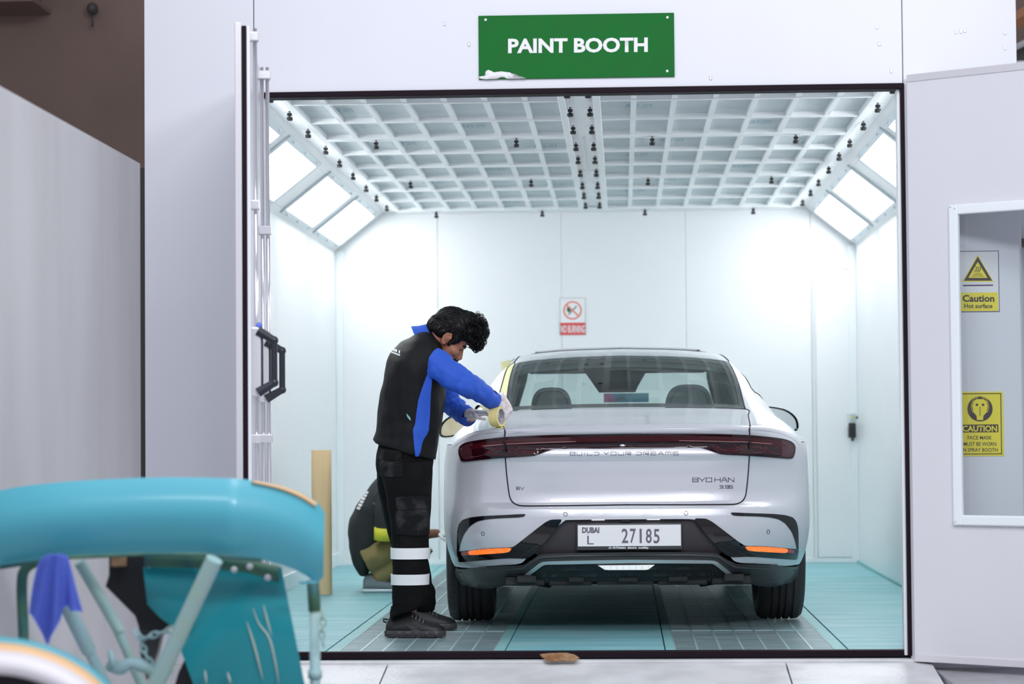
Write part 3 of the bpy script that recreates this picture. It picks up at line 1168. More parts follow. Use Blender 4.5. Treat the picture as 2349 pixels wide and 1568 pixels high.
tag(obj('dry_leaf', bm, 'leaf_brown', None, True), 'curled brown dry leaf lying on the threshold seal', 'leaf')

# ------------------------------------------------------------------ THE CAR
CYAW = .018
CAR = thing('car', 'silver white sedan parked in the booth with its rear to the opening', 'car', (.024, 12.02, 0), rotz=CYAW, local=True)
CM = Matrix.Translation((.024, 12.02, 0)) @ Matrix.Rotation(CYAW, 4, 'Z')
CMI = CM.inverted()
CO = CMI @ CAM0
CD = CMI.to_3x3()
Y0Z = [.20, .25, .29, .33, .36, .42, .48, .55, .60, .635, .652, .665, .72, .80, .87, .898, .906, .944, .952, 1.012, 1.020, 1.034, 1.050]
Y0Y = [.34, .26, .17, .095, .055, .022, .006, .0, .002, .010, .030, .048, .058, .058, .044, .028, .026, .044, .040, .010, .004, .004, .018]
YSZ = [.20, .25, .29, .33, .36, .42, .48, .55, .60, .66, .72, .80, .90, .96, 1.0, 1.05]
YSY = [.34, .26, .17, .095, .055, .022, .006, .0, .002, .014, .030, .036, .030, .026, .030, .050]
WZ = [.20, .26, .32, .37, .45, .55, .70, .82, .90, .955, 1.0, 1.05]
WW = [.83, .865, .89, .908, .928, .939, .940, .937, .933, .924, .906, .875]
DC, NE = .46, 3.1


def Wz(z):
    return interp(WZ, WW, z)


def ybase(q, z):
    k = min(1.0, max(0.0, (q - .66) / .28))
    k = k * k * (3 - 2 * k)
    return interp(Y0Z, Y0Y, z) * (1 - k) + interp(YSZ, YSY, z) * k


def S(x, z):
    q = min(abs(x) / Wz(z), .988)
    return ybase(q, z) + DC * (1 - math.sqrt(1 - q ** NE))


def CLy(px, py, yl):
    d = CD @ ray(px, py)
    return CO + d * ((yl - CO.y) / d.y)


def CL(px, py, off=0.0):
    a, b = -.10, .50
    for _ in range(40):
        y = (a + b) / 2
        p = CLy(px, py, y)
        if y - S(p.x, p.z) - off < 0:
            a = y
        else:
            b = y
    return CLy(px, py, b)


def soften(pts, it=2, k=.22, closed=True):
    for _ in range(it):
        out = []
        n = len(pts)
        for i in range(n if closed else n - 1):
            a, b = pts[i], pts[(i + 1) % n]
            out += [(a[0] + (b[0] - a[0]) * k, a[1] + (b[1] - a[1]) * k), (a[0] + (b[0] - a[0]) * (1 - k), a[1] + (b[1] - a[1]) * (1 - k))]
        if not closed:
            out = [pts[0]] + out[1:-1] + [pts[-1]]
        pts = out
    return pts


def half(pts, off=0.0):
    """right-half outline in pixels -> local (x, z)"""
    out = []
    for x, y in pts:
        p = CL(x, y, off)
        out.append((p.x, p.z))
    return out


def sh_(pts):
    return half(soften(pts, 2, .15))


def sym(pts, off=0.0):
    """centre-out outline starting and ending on the centre line, mirrored to a full outline"""
    h = half(soften(pts, closed=False), off)
    h[0] = (0, h[0][1])
    h[-1] = (0, h[-1][1])
    return h + [(-x, z) for x, z in h[-2:0:-1]]


def spatch(name, poly, m, off=.003, th=.012, res=.04, par=None, both=False, deep=0.0):
    polys = [poly] + ([[(-x, z) for x, z in poly][::-1]] if both else [])
    out = []
    for q in polys:
        bm = NB()
        zs = [z for _, z in q]
        ngon_grid(bm, q, res, [z for z in Y0Z if min(zs) < z < max(zs)] if res < .038 else ())
        for v in bm.verts:
            v.co.y = S(v.co.x, v.co.z) - off + deep
        skirt(bm, Vector((0, th, 0)))
        bmesh.ops.recalc_face_normals(bm, faces=bm.faces[:])
        # faces towards the rear look at -y
        if sum(f.normal.y * f.calc_area() for f in bm.faces) > 0 and False:
            bmesh.ops.reverse_faces(bm, faces=bm.faces[:])
        o = obj(name, bm, m, par or CAR, True, 50)
        out.append(o)
    return out


def sline(name, pts, r, m, off=.001, both=False, par=None, squash=1.0, n=None, seg=6):
    out = []
    for s in ((1, -1) if both else (1,)):
        bm = NB()
        P = []
        for x, z in pts:
            P.append(Vector((s * x, S(x, z) - off, z)))
        if n:
            P = spline(P, n)
            P = [Vector((p.x, S(p.x, p.z) - off, p.z)) for p in P]
        tube(bm, P, r, seg, squash=squash)
        out.append(obj(name, bm, m, par or CAR, True))
    return out


# upper body: cross-sections along the car, seven points per half section
ST = [
    (0.0, [(0, 1.048), (.33, 1.046), (.60, 1.038), (.70, 1.030), (.79, 1.012), (.85, .985), (.885, .955)]),
    (.22, [(0, 1.092), (.33, 1.090), (.61, 1.080), (.70, 1.070), (.80, 1.045), (.87, 1.008), (.915, .960)]),
    (.45, [(0, 1.140), (.33, 1.137), (.615, 1.127), (.695, 1.112), (.79, 1.078), (.875, 1.022), (.934, .958)]),
    (.90, [(0, 1.290), (.33, 1.283), (.612, 1.258), (.668, 1.225), (.755, 1.140), (.850, 1.055), (.938, .958)]),
    (1.45, [(0, 1.438), (.31, 1.429), (.590, 1.398), (.645, 1.355), (.735, 1.250), (.835, 1.110), (.942, .958)]),
    (2.0, [(0, 1.500), (.30, 1.492), (.555, 1.465), (.620, 1.420), (.735, 1.280), (.840, 1.115), (.945, .955)]),
    (2.6, [(0, 1.515), (.29, 1.508), (.540, 1.482), (.610, 1.436), (.735, 1.280), (.842, 1.100), (.945, .950)]),
    (3.0, [(0, 1.480), (.29, 1.474), (.545, 1.450), (.612, 1.410), (.735, 1.260), (.842, 1.080), (.945, .940)]),
    (3.5, [(0, 1.300), (.33, 1.292), (.620, 1.262), (.680, 1.225), (.770, 1.130), (.850, 1.020), (.942, .920)]),
    (4.0, [(0, 1.060), (.38, 1.052), (.690, 1.030), (.740, 1.015), (.800, .985), (.870, .940), (.935, .880)]),
    (4.5, [(0, .960), (.38, .955), (.680, .930), (.740, .915), (.800, .885), (.860, .840), (.905, .780)]),
    (4.93, [(0, .820), (.38, .815), (.620, .800), (.690, .785), (.740, .760), (.780, .720), (.800, .680)]),
]
SY = [s[0] for s in ST]


def T(v, y, out=0.0):
    P = [(interp(SY, [s[1][k][0] for s in ST], y), interp(SY, [s[1][k][1] for s in ST], y)) for k in range(7)]
    if y < .9:
        pass
    x = interp(list(range(7)), [p[0] for p in P], v)
    z = interp(list(range(7)), [p[1] for p in P], v)
    fade = max(0.0, 1 - y / .9)
    q = min(x / Wz(min(z, 1.0)), .985)
    yo = (DC * (1 - math.sqrt(1 - q ** NE)) + ybase(q, min(z, 1.05)) if y < .9 else 0) * fade
    if y > 4.0:
        yo -= (y - 4.0) * .38 * (x / .9) ** 2
    p = Vector((x, y + yo, z))
    if out:
        e = .004
        a = T(min(v + .02, 6), y) - T(max(v - .02, 0), y)
        b = T(v, y + .01) - T(v, max(y - .01, 0))
        n = a.cross(b)
        if n.z < 0:
            n = -n
        p += n.normalized() * out
    return p


def tpatch(name, v0, v1, y0, y1, nv, ny, m, out=0.0, sides=(1, -1), par=None, vfun=None):
    res = []
    for s in sides:
        bm = NB()
        full = v0 == 0 and s == 1 and -1 in sides
        R = []
        for j in range(ny + 1):
            y = y0 + (y1 - y0) * j / ny
            a, b = vfun(y) if vfun else (v0, v1)
            row = [T(a + (b - a) * i / nv, y, out) for i in range(nv + 1)]
            if v0 == 0 and len(sides) == 2:
                row = [Vector((-p.x, p.y, p.z)) for p in row[:0:-1]] + row
            elif s < 0:
                row = [Vector((-p.x, p.y, p.z)) for p in row]
            R.append([bm.verts.new(p) for p in row])
        for A, B in zip(R, R[1:]):
            for i in range(len(A) - 1):
                f = (A[i], A[i + 1], B[i + 1], B[i])
                bm.faces.new(f if s > 0 else f[::-1])
        bm.normal_update()
        res.append(obj(name, bm, m, par or CAR, True))
        if v0 == 0 and len(sides) == 2:
            break
    return res


# main shell below the shoulder line
ZX = [p[0] for p in ST[0][1]]
ZZ = [p[1] for p in ST[0][1]]
bm = NB()
cols = []
NA = 34
for i in range(NA + 1):
    th = math.pi / 2 * i / NA
    cols.append(('r', math.sin(th) ** (2 / NE), 1 - math.cos(th)))
for j in range(1, 56):
    cols.append(('s', j / 55 * 3.75 + DC, 0))
for j in range(1, 15):
    cols.append(('f', math.pi / 2 * j / 14, 0))
NR = 44
zrow = [.0, .03, .06] + [.06 + .94 * k / (NR - 3) for k in range(1, NR - 2)]


def shell_pt(c, t):
    if c[0] == 'r':
        xg = c[1] * .93
        ztop = interp(ZX, ZZ, min(xg, .885))
        zb = .33
    else:
        ztop = .957
        zb = .24
        if c[0] == 's' and c[1] < .62:
            zb = .33 + (.24 - .33) * max(0, (c[1] - .50)) / .12
    if c[0] == 'f':
        ztop = .957 - (.957 - .68) * math.sin(c[1]) ** .8
    z = zb + (ztop - zb) * t
    w = Wz(z)
    y0 = ybase(c[1], z) if c[0] == 'r' else interp(YSZ, YSY, z)
    if c[0] == 'r':
        return Vector((w * c[1], y0 + DC * c[2], z))
    if c[0] == 's':
        k = max(0.0, (c[1] - 3.4) / .9)
        return Vector((w * (1 - .035 * k * k), y0 * max(0, 1 - (c[1] - DC) / .3) + c[1], z))
    a = c[1]
    return Vector((w * .965 * math.cos(a) ** .65, 4.21 + .76 * math.sin(a), z))


for s in (1, -1):
    R = []
    for c in cols:
        row = []
        for t in zrow:
            p = shell_pt(c, t)
            row.append(bm.verts.new((s * p.x, p.y, p.z)))
        R.append(row)
    for A, B in zip(R, R[1:]):
        for k in range(len(A) - 1):
            q = (A[k], B[k], B[k + 1], A[k + 1])
            ctr = sum((v.co for v in q), Vector()) / 4
            if any((ctr.y - yw) ** 2 + (ctr.z - .35) ** 2 < .385 ** 2 and ctr.z < .72 and ctr.y > .42 for yw in (1.11, 4.03)):
                continue
            if abs(ctr.x) < .715 and ctr.z < .632 and ctr.y < .4:
                continue
            bm.faces.new(q if s > 0 else q[::-1])
bmesh.ops.remove_doubles(bm, verts=bm.verts[:], dist=1e-4)
bmesh.ops.delete(bm, geom=[v for v in bm.verts if not v.link_faces], context='VERTS')
obj('body_shell', bm, 'paint', CAR, True)

# upper skins
dk = tpatch('rear_deck', 0, 6, 0, .45, 36, 12, 'paint')[0]
bm = NB()
bm.from_mesh(dk.data)
bm.edges.ensure_lookup_table()
es = [e for e in bm.edges if e.is_boundary and all(abs(v.co.y - (T_.y)) < .004 for v in e.verts for T_ in [Vector((0, DC * (1 - math.sqrt(1 - min(abs(v.co.x) / Wz(min(v.co.z, 1.0)), .985) ** NE)) + ybase(min(abs(v.co.x) / Wz(min(v.co.z, 1.0)), .985), min(v.co.z, 1.05)), 0))])]
r = bmesh.ops.extrude_edge_only(bm, edges=es)
for v in r['geom']:
    if isinstance(v, bmesh.types.BMVert):
        z = v.co.z - .016
        v.co = Vector((v.co.x, S(v.co.x, z) - .0015, z))
bm.to_mesh(dk.data)
bm.free()
tpatch('pillar_skin', 2.0, 6, .45, 2.0, 28, 40, 'paint')
tpatch('roof', 0, 3.4, 1.45, 3.0, 24, 30, 'paint')
tpatch('front_skin', 2.0, 6, 2.0, 4.0, 28, 40, 'paint')
tpatch('bonnet', 0, 6, 4.0, 4.93, 30, 20, 'paint')
rw = tpatch('rear_window', 0, 1.98, .45, 1.45, 20, 30, 'glass', .002)[0]
tpatch('windscreen', 0, 2.0, 3.0, 4.0, 20, 24, 'glass')
tpatch('window_frit', 0, 2.0, .45, .52, 24, 3, 'frit', .003, par=rw)
tpatch('window_frit', 0, 2.0, 1.42, 1.452, 24, 3, 'frit', .003, par=rw)
tpatch('window_frit', 1.86, 2.0, .52, 1.42, 2, 24, 'frit', .003, par=rw)
tpatch('side_window', 3.45, 4.85, 1.15, 3.5, 8, 40, 'sideglass', .003, vfun=lambda y: (3.5, min(4.9, 3.6 + max(0, (y - 1.1)) * 2.6) if y < 1.7 else (4.9 if y < 3.0 else 4.9)))
tpatch('roof_glass', 0, 1.75, 1.95, 2.95, 16, 20, 'mirror_dark', .008)
LX = CL(1719.3, 990).x
LV = 2 + (LX - .60) / .10
for s in (1, -1):
    bm = NB()
    P = [T(2.03, .45 + i * 1.0 / 20, .001) for i in range(21)] + [T(2.2 + i * .02, 1.45 + i * .1, .001) for i in range(1, 12)]
    tube(bm, [(s * p.x, p.y, p.z) for p in P], .0042, 6)
    obj('roof_seam', bm, 'gap', CAR, True)
    bm = NB()
    P = [T(2.06, .455, .0), T(2.22, .42, .0005), T(LV, .30, .0005), T(LV, .12, .0005), T(LV, .0, .0005)]
    P = spline(P, 24) + [Vector((LX, S(LX, z) - .004, z)) for z in (1.042, 1.03, 1.018)]
    tube(bm, [(s * p.x, p.y, p.z) for p in P], .0035, 6)
    obj('lid_seam', bm, 'gap', CAR, True)

# boot lid
LID = [(1440, 983), (1560, 983), (1719, 986), (1720, 1004), (1719.5, 1030), (1718.3, 1052), (1715.5, 1092), (1711.5, 1130), (1708, 1142), (1701, 1150.5), (1691, 1155), (1678, 1156.5), (1560, 1157), (1440, 1157)]
lid = spatch('boot_lid', sym(LID), 'paint', .004, .014, .028)[0]
lh = half(soften(LID[2:], 3, closed=False))
dense = []
lq = lh[:-1] + [(0, lh[-1][1])]
for a, b in zip(lq, lq[1:]):
    k = max(1, int(math.hypot(a[0] - b[0], a[1] - b[1]) / .02))
    dense += [(a[0] + (b[0] - a[0]) * i / k, a[1] + (b[1] - a[1]) * i / k) for i in range(k)]
sline('lid_gap', dense + [lq[-1]], .0036, 'gap', .0030, both=True, par=lid)
# lower bumper, with an open recess for the plate
BUMP = [(1440, 1154), (1600, 1154), (1792, 1154), (1794, 1298), (1758.6, 1293.5), (1687, 1290.5), (1674.6, 1274.3), (1633.6, 1231.4), (1601, 1192.5), (1590, 1189.5), (1440, 1190.5)]
bumper = spatch('rear_bumper', sym(BUMP), 'paint', .0003, .008, .035)[0]
spatch('plate_recess', sym([(1440, 1184), (1602, 1184), (1682, 1284), (1440, 1284)]), 'recess', 0, .004, .05, deep=.030)
spatch('corner_trim', sh_([(1590, 1188), (1619, 1188.5), (1633.6, 1195.7), (1669, 1222.5), (1701.4, 1247.5), (1708, 1251.5), (1758, 1252.5), (1814, 1258), (1828.6, 1258.5), (1831, 1268), (1829, 1283.5), (1812, 1283), (1722.9, 1276), (1669, 1278), (1627, 1233)]), 'gloss', .004, .046, .03, both=True)
spatch('bumper_blade', sh_([(1674.6, 1174.3), (1723, 1176.3), (1776, 1178), (1803, 1181), (1819, 1186), (1827, 1195.7), (1831, 1210), (1832, 1235), (1832, 1267), (1828, 1283), (1828, 1262), (1825.4, 1244), (1817.5, 1220.7), (1803, 1201), (1787, 1190.4), (1765.7, 1186), (1741, 1184), (1681.8, 1182.3)]), 'gloss', .004, .014, .03, both=True)
for o in spatch('bumper_reflector', sh_([(1707.7, 1252.3), (1758.6, 1253.3), (1808, 1257.8), (1806, 1267), (1794, 1267.4), (1715.7, 1263)]), 'reflector', .0065, .008, .03, both=True):  # orange reflector strips; their glow stands in for returned light
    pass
spatch('bumper_reflector_end', sh_([(1808, 1257.8), (1822, 1261.5), (1822, 1268), (1806, 1267)]), 'reflector_end', .0065, .008, .03, both=True)
CLADP = [(1440, 1266), (1580, 1266), (1637, 1267.5), (1648, 1270.5), (1658, 1277), (1680, 1292), (1690, 1293.5), (1758.6, 1294.8), (1824, 1301), (1833, 1295), (1834, 1318), (1828, 1332), (1816, 1344), (1769, 1346.6), (1735, 1343), (1700, 1333), (1440, 1330)]
spatch('cladding', sym(CLADP), 'clad', .008, .03, .03)
cl = half([(1440, 1272.5), (1580, 1272.5), (1634, 1274), (1648, 1277), (1660, 1285), (1680, 1297.5), (1692, 1300), (1758.6, 1302), (1822, 1308)], .0)
cl[0] = (0, cl[0][1])
sline('cladding_ridge', cl, .010, 'clad', .006, both=True, squash=.7, seg=8)
CHR = half(soften([(1440, 1283), (1580, 1283.5), (1635, 1284.5), (1643, 1287), (1651.4, 1292), (1690.7, 1324.3), (1676.4, 1324.3), (1645, 1299), (1637, 1293.5), (1630, 1291.7), (1440, 1290.7)], closed=False))
CHR[0] = (0, CHR[0][1])
CHR[-1] = (0, CHR[-1][1])
spatch('chrome_strip', CHR + [(-x, z) for x, z in CHR[-2:0:-1]], 'chrome', .018, .02, .04)
gr = spatch('lower_grille', sym([(1440, 1290.7), (1630, 1291.7), (1637, 1293.5), (1645, 1299), (1676.4, 1324.3), (1440, 1328)]), 'inner_black', .010, .01, .04)[0]
bm = NB()
g0, g1 = half([(1630, 1291.7), (1676, 1324.3)])
zt0, zb0 = CL(1440, 1292).z, CL(1440, 1327).z
for i in range(-52, 53):
    x = i * .0098
    zt1 = zt0 if abs(x) < g0[0] else zt0 + (zb0 - zt0) * (abs(x) - g0[0]) / (g1[0] - g0[0] + 1e-6)
    if zt1 - zb0 < .006:
        continue
    A = [Vector((x + dx, S(x, z) - .010 - dd, z)) for z, dd in ((zt1 - .003, .0), (zb0, .0)) for dx in (-.002, .002)]
    B = [Vector((x + dx, S(x, z) - .020, z)) for z in (zt1 - .003, zb0) for dx in (-.0012, .0012)]
    v = [bm.verts.new(p) for p in A + B]
    for f in ((4, 5, 7, 6), (0, 4, 6, 2), (1, 3, 7, 5)):
        bm.faces.new([v[k] for k in f])
tag(obj('grille_ribs', bm, 'clad', gr), kind='stuff')
rl = [(CL(x, y).x, CL(x, y).z) for x, y in ((1371.5, 1295.8), (1501.6, 1294.4), (1487, 1305.2), (1478, 1306), (1396, 1306.2), (1387, 1305.6))]
rv = spatch('reverse_lamp', rl, 'reverse', .024, .02, .03)[0]
bm = NB()
for k in range(1, 9):
    x = rl[0][0] + (rl[1][0] - rl[0][0]) * k / 9
    z1, z0 = CL(1440, 1295.5).z, CL(1440, 1305.5).z
    box(bm, (x - .001, S(x, z1) - .0262, z0 + .002), (x + .001, S(x, z1) - .022, z1 - .002))
obj('lens_rib', bm, 'grey_wall', rv)
# parking sensors, pad marks
for px, py in ((1297, 1178.8), (1573.8, 1176.5), (1107.5, 1223.5), (1762.5, 1219)):
    p = CL(px, py)
    bm = NB()
    rx_, rz_ = (.0095, .0095) if 1200 < px < 1700 else (.0075, .0095)
    P = []
    for t in (2 * math.pi * k / 20 for k in range(20)):
        x, z = p.x + rx_ * math.cos(t), p.z + rz_ * math.sin(t)
        P.append((x, S(x, z) - .0018, z))
    tube(bm, P, .0012, 5, closed=True)
    obj('parking_sensor', bm, 'gap', CAR, True)
# lip above the plate: lamp slots and camera
for q in ((1357, 1189.5, 1387, 1191.5), (1484, 1188.5, 1514, 1190.5)):
    a, b = CL(q[0], q[1]), CL(q[2], q[3])
    bm = NB()
    box(bm, (a.x, .006, b.z - .003), (b.x, .03, a.z - .001))
    obj('plate_lamp', bm, 'reverse', CAR)
a = CL(1436, 1191)
bm = NB()
box(bm, (a.x - .024, .006, a.z - .014), (a.x + .024, .04, a.z - .002), .002)
obj('reversing_camera', bm, 'gloss', CAR)

# tail lamps: one light bar across the lid and two outer lamps
TAIL = [(1440, 994.2), (1580, 994.0), (1650, 995), (1719.3, 997.3), (1770.7, 1001.8), (1800, 1006.3), (1814.7, 1011.3), (1823, 1018.4), (1825.4, 1027), (1823, 1042), (1819, 1050.5), (1812, 1052.3), (1770.7, 1048.7), (1719.3, 1045), (1656, 1042.6), (1646, 1039), (1615, 1027.2), (1604, 1025.6), (1440, 1028)]
tl = spatch('light_bar', sym(TAIL), 'lens', .010, .02, .03)[0]
spatch('lamp_band', sym([(1440, 999), (1600, 999.6), (1719, 1003), (1780, 1009.5), (1812, 1022), (1812, 1029), (1780, 1022), (1719, 1015.5), (1600, 1012), (1440, 1011.5)]), 'lens_red', .0108, .004, .04, par=tl)
for nm, q, m in (('lamp_line', [(1557, 1009.3), (1640, 1010.6), (1717, 1012.5), (1717, 1014.3), (1640, 1012.4), (1557, 1010.9)], 'lens_pale'),
                 ('lamp_line', [(1722, 1013), (1770, 1016.5), (1800, 1021), (1800, 1022.8), (1770, 1018.4), (1722, 1014.8)], 'lens_pale'),
                 ('lamp_end', [(1790, 1008), (1806, 1011.5), (1817, 1018), (1820, 1027), (1818, 1040), (1812, 1048), (1790, 1046), (1797, 1030)], 'lens_grey')):
    spatch(nm, sh_(q), m, .0112, .004, .03, par=tl, both=True)
for q in ([(1634, 1020.5), (1645, 1029.5), (1660, 1034), (1684, 1034.5), (1697, 1028)], [(1642, 1022), (1662, 1032), (1690, 1033)], [(1684, 1019), (1700, 1031), (1712, 1036)], [(1664, 1031), (1684, 1027), (1716, 1025)],
          [(1726, 1038), (1748, 1037), (1757, 1028)], [(1726, 1025), (1742, 1026)], [(1752, 1024), (1768, 1037), (1786, 1041), (1798, 1042)], [(1736, 1020), (1752, 1034)], [(1696, 1037.5), (1707, 1038)]):
    sline('lamp_filament', half(q), .0030, 'lens_line', .0104, both=True, par=tl, squash=.3, n=12)
for s in (1, -1):
    bm = NB()
    q = half([(1720, 995), (1719.5, 1012), (1719, 1030), (1718.3, 1047)])
    tube(bm, [(s * x, S(x, z) - .0105, z) for x, z in q], .0030, 6)
    obj('lamp_gap', bm, 'gap', tl, True)
p = CL(1428, 1021)
bm = NB()
ellipsoid(bm, (p.x, p.y - .012, p.z), (.016, .004, .006), u=12, v=8)
obj('lid_button', bm, 'rod', tl, True)

# number plate
PL = thing('number_plate', 'number plate', 'plate', (0, 0, 0), local=True)
for k in ('label', 'category'):
    del PL[k]
PL.parent = CAR
PY = .006
a, b = CLy(1322, 1200, PY), CLy(1565.5, 1260, PY)
bm = NB()
box(bm, (a.x, PY, b.z), (b.x, PY + .04, a.z), .007)
pf = obj('plate_frame', bm, 'clad', PL, True, 40)
c, d = CLy(1325.2, 1204.3, PY), CLy(1562.3, 1251.2, PY)
bm = NB()
box(bm, (c.x, PY - .002, d.z), (d.x, PY + .01, c.z), .0015)
obj('plate_face', bm, 'plate', PL)


def pq(x0, y0, x1, y1, Y):
    return CLy(x0, y0, Y), CLy(x1, y0, Y), CLy(x1, y1, Y), CLy(x0, y1, Y)


PT = PY - .002
for s, q, bo in (('2', (1426, 1211.7, 1441, 1245), .015), ('7', (1445, 1212, 1458.5, 1245), .015), ('8', (1481.5, 1212, 1495, 1245.3), .015), ('5', (1499.3, 1212.7, 1513, 1245.8), .015),
                 ('DUBAI', (1335.2, 1208.6, 1374.8, 1222.3), .05), ('L', (1347, 1228.2, 1361.8, 1247.9), 0.0)):
    text_on('digits', s, pq(*q, PT), 'digit', PL, bo)
q = pq(1467, 1212.2, 1472, 1245, PT)
bm = NB()
box(bm, (q[0].x, PT - .001, q[2].z), (q[1].x, PT, q[0].z))
for x in (1346.5, 1350):
    w = CLy(x, 1225, PT)
    box(bm, (w.x - .002, PT - .001, w.z - .001), (w.x + .002, PT, w.z + .001))
obj('digits', bm, 'digit', PL)
text_on('caption', 'Al-Futtaim  electric  mobility', pq(1405, 1252.6, 1488, 1259.3, PY), 'white', PL, .03)
bm = NB()
w = CLy(1399.5, 1256, PY)
tube(bm, [w + Vector((-.008, -.001, -.002)), w + Vector((0, -.001, .006)), w + Vector((.008, -.001, -.002))], .0016, 4)
tube(bm, [w + Vector((-.004, -.001, -.005)), w + Vector((0, -.001, 0)), w + Vector((.004, -.001, -.005))], .0014, 4)
obj('caption', bm, 'white', PL)

# stroke-letter badges
GLY = {
    'B': [[(0, 0), (0, 1), (1, 1), (1, .5), (0, .5)], [(1, .5), (1, 0), (0, 0)]], 'U': [[(0, 1), (0, 0), (1, 0), (1, 1)]], 'I': [[(.5, 0), (.5, 1)]], 'L': [[(0, 1), (0, 0), (1, 0)]],
    'D': [[(0, 1), (.8, 1), (1, .75), (1, .25), (.8, 0), (0, 0)]], 'Y': [[(0, 1), (.4, .45), (.6, .45), (1, 1)], [(.5, .45), (.5, 0)]], 'O': [[(0, 0), (0, 1), (1, 1), (1, 0), (0, 0)]],
    'R': [[(0, 0), (0, 1), (1, 1), (1, .45), (.2, .45), (1, 0)]], 'E': [[(1, 1), (0, 1), (0, 0), (1, 0)], [(0, .5), (1, .5)]], 'A': [[(0, 0), (.35, 1), (.65, 1), (1, 0)], [(.15, .4), (.85, .4)]],
    'M': [[(0, 0), (0, 1), (.5, 1), (.5, 0)], [(.5, 1), (1, 1), (1, 0)]], 'S': [[(1, 1), (0, 1), (0, .5), (1, .5), (1, 0), (0, 0)]], 'H': [[(0, 0), (0, 1)], [(1, 0), (1, 1)], [(0, .5), (1, .5)]],
    'N': [[(0, 0), (0, 1), (1, 0), (1, 1)]], 'V': [[(0, 1), (.5, 0), (1, 1)]], '3': [[(0, 1), (1, 1), (1, 0), (0, 0)], [(.2, .5), (1, .5)]], '9': [[(1, .5), (0, .5), (0, 1), (1, 1), (1, 0), (0, 0)]],
    '.': [[(.4, 0), (.6, 0)]], 'd': [[(0, 0), (0, 1), (1, 1), (1, 0), (0, 0)]]}


def badge(name, word, q, r, m, gap=.38, out=.005, wide={}):
    x0, y0, x1, y1 = q
    ws = [.45 if c in ' .' else (.35 if c == 'I' else 1.0) for c in word]
    tot = sum(ws) + gap * (len(word) - 1)
    px = x0
    k = (x1 - x0) / tot
    bm = NB()
    for c, w in zip(word, ws):
        for st in GLY.get(c, []):
            P = []
            for gx, gy in st:
                p = CL(px + gx * w * k, y1 + (y0 - y1) * gy)
                P.append(Vector((p.x, S(p.x, p.z) - out, p.z)))
            for a, b in zip(P, P[1:]):
                e = (b - a).normalized() * r * .6
                tube(bm, [a - e, b + e], r, 4, squash=.8)
        px += (w + gap) * k
    return obj(name, bm, m, lid)


badge('boot_lettering', 'BUILD', (1308, 1036.5, 1374, 1044), .0016, 'letter')
badge('boot_lettering', 'YOUR', (1384.5, 1036, 1447, 1043.5), .0016, 'letter')
badge('boot_lettering', 'DREAMS', (1459, 1036, 1556, 1043), .0016, 'letter')
badge('badge', 'BYd', (1588.5, 1095.5, 1632.5, 1104.5), .0023, 'letter', .22)
badge('badge', 'HAN', (1639.5, 1095, 1683.5, 1104.5), .0023, 'letter', .22)
badge('badge', '3.9S', (1650.5, 1113, 1680.5, 1119.5), .0018, 'letter', .15)
badge('badge', 'EV', (1185, 1116.5, 1202, 1122.5), .0018, 'letter', .25)

# wheels
def tyre_mesh():
    bm = NB()
    w = .122
    prof = [(-w * .86, .235), (-w, .262), (-w * 1.02, .300), (-w * .96, .328), (-w * .82, .343)]
    tr = []
    xs = [-.095, -.064, -.060, -.052, -.048, -.024, -.020, -.012, -.008, .008, .012, .020, .024, .048, .052, .060, .064, .095]
    for i, x in enumerate(xs):
        g = (2 <= i <= 3) or (6 <= i <= 7) or (10 <= i <= 11) or (14 <= i <= 15)
        tr.append((x, .340 if g else .3505 - .004 * (x / .095) ** 2))
    prof = prof + tr + [(-a, b) for a, b in prof[::-1]]
    seg = 150
    rings = []
    for k in range(seg):
        t = 2 * math.pi * k / seg
        row = []
        for i, (x, r) in enumerate(prof):
            if k % 3 == 0 and (i in (3, 4, 5) or i in (len(prof) - 4, len(prof) - 5, len(prof) - 6)):
                r -= .0045
            row.append(bm.verts.new((x, r * math.cos(t), r * math.sin(t))))
        rings.append(row)
    for k in range(seg):
        A, B = rings[k], rings[(k + 1) % seg]
        for i in range(len(A) - 1):
            bm.faces.new((A[i], A[i + 1], B[i + 1], B[i]))
    bmesh.ops.recalc_face_normals(bm, faces=bm.faces[:])
    return bm


tb = tyre_mesh()
tme = bpy.data.meshes.new('tyre')
tb.to_mesh(tme)
tb.free()
rb = NB()
lathe(rb, [(.05, .06), (.07, .075), (.20, .055), (.232, .10), (.24, .10), (.236, .06), (.22, .0), (.225, -.09), (.24, -.10)], 40, Matrix.Rotation(math.pi / 2, 4, 'Y'))
for k in range(10):
    box(rb, (.055, .05, -.016), (.078, .225, .016), .004, Matrix.Rotation(2 * math.pi * k / 10, 4, 'X'))
rme = bpy.data.meshes.new('rim')
rb.to_mesh(rme)
rb.free()
for s in (1, -1):
    for yw in (1.11, 4.03):
        ty = link('tyre', tme, 'tyre', CAR, True)
        ty.location = (s * .825, yw, .352)
        rm = link('rim', rme, 'rim', ty, True)
        rm.rotation_euler = (0, 0, 0 if s > 0 else math.pi)
tme.set_sharp_from_angle(angle=math.radians(30))

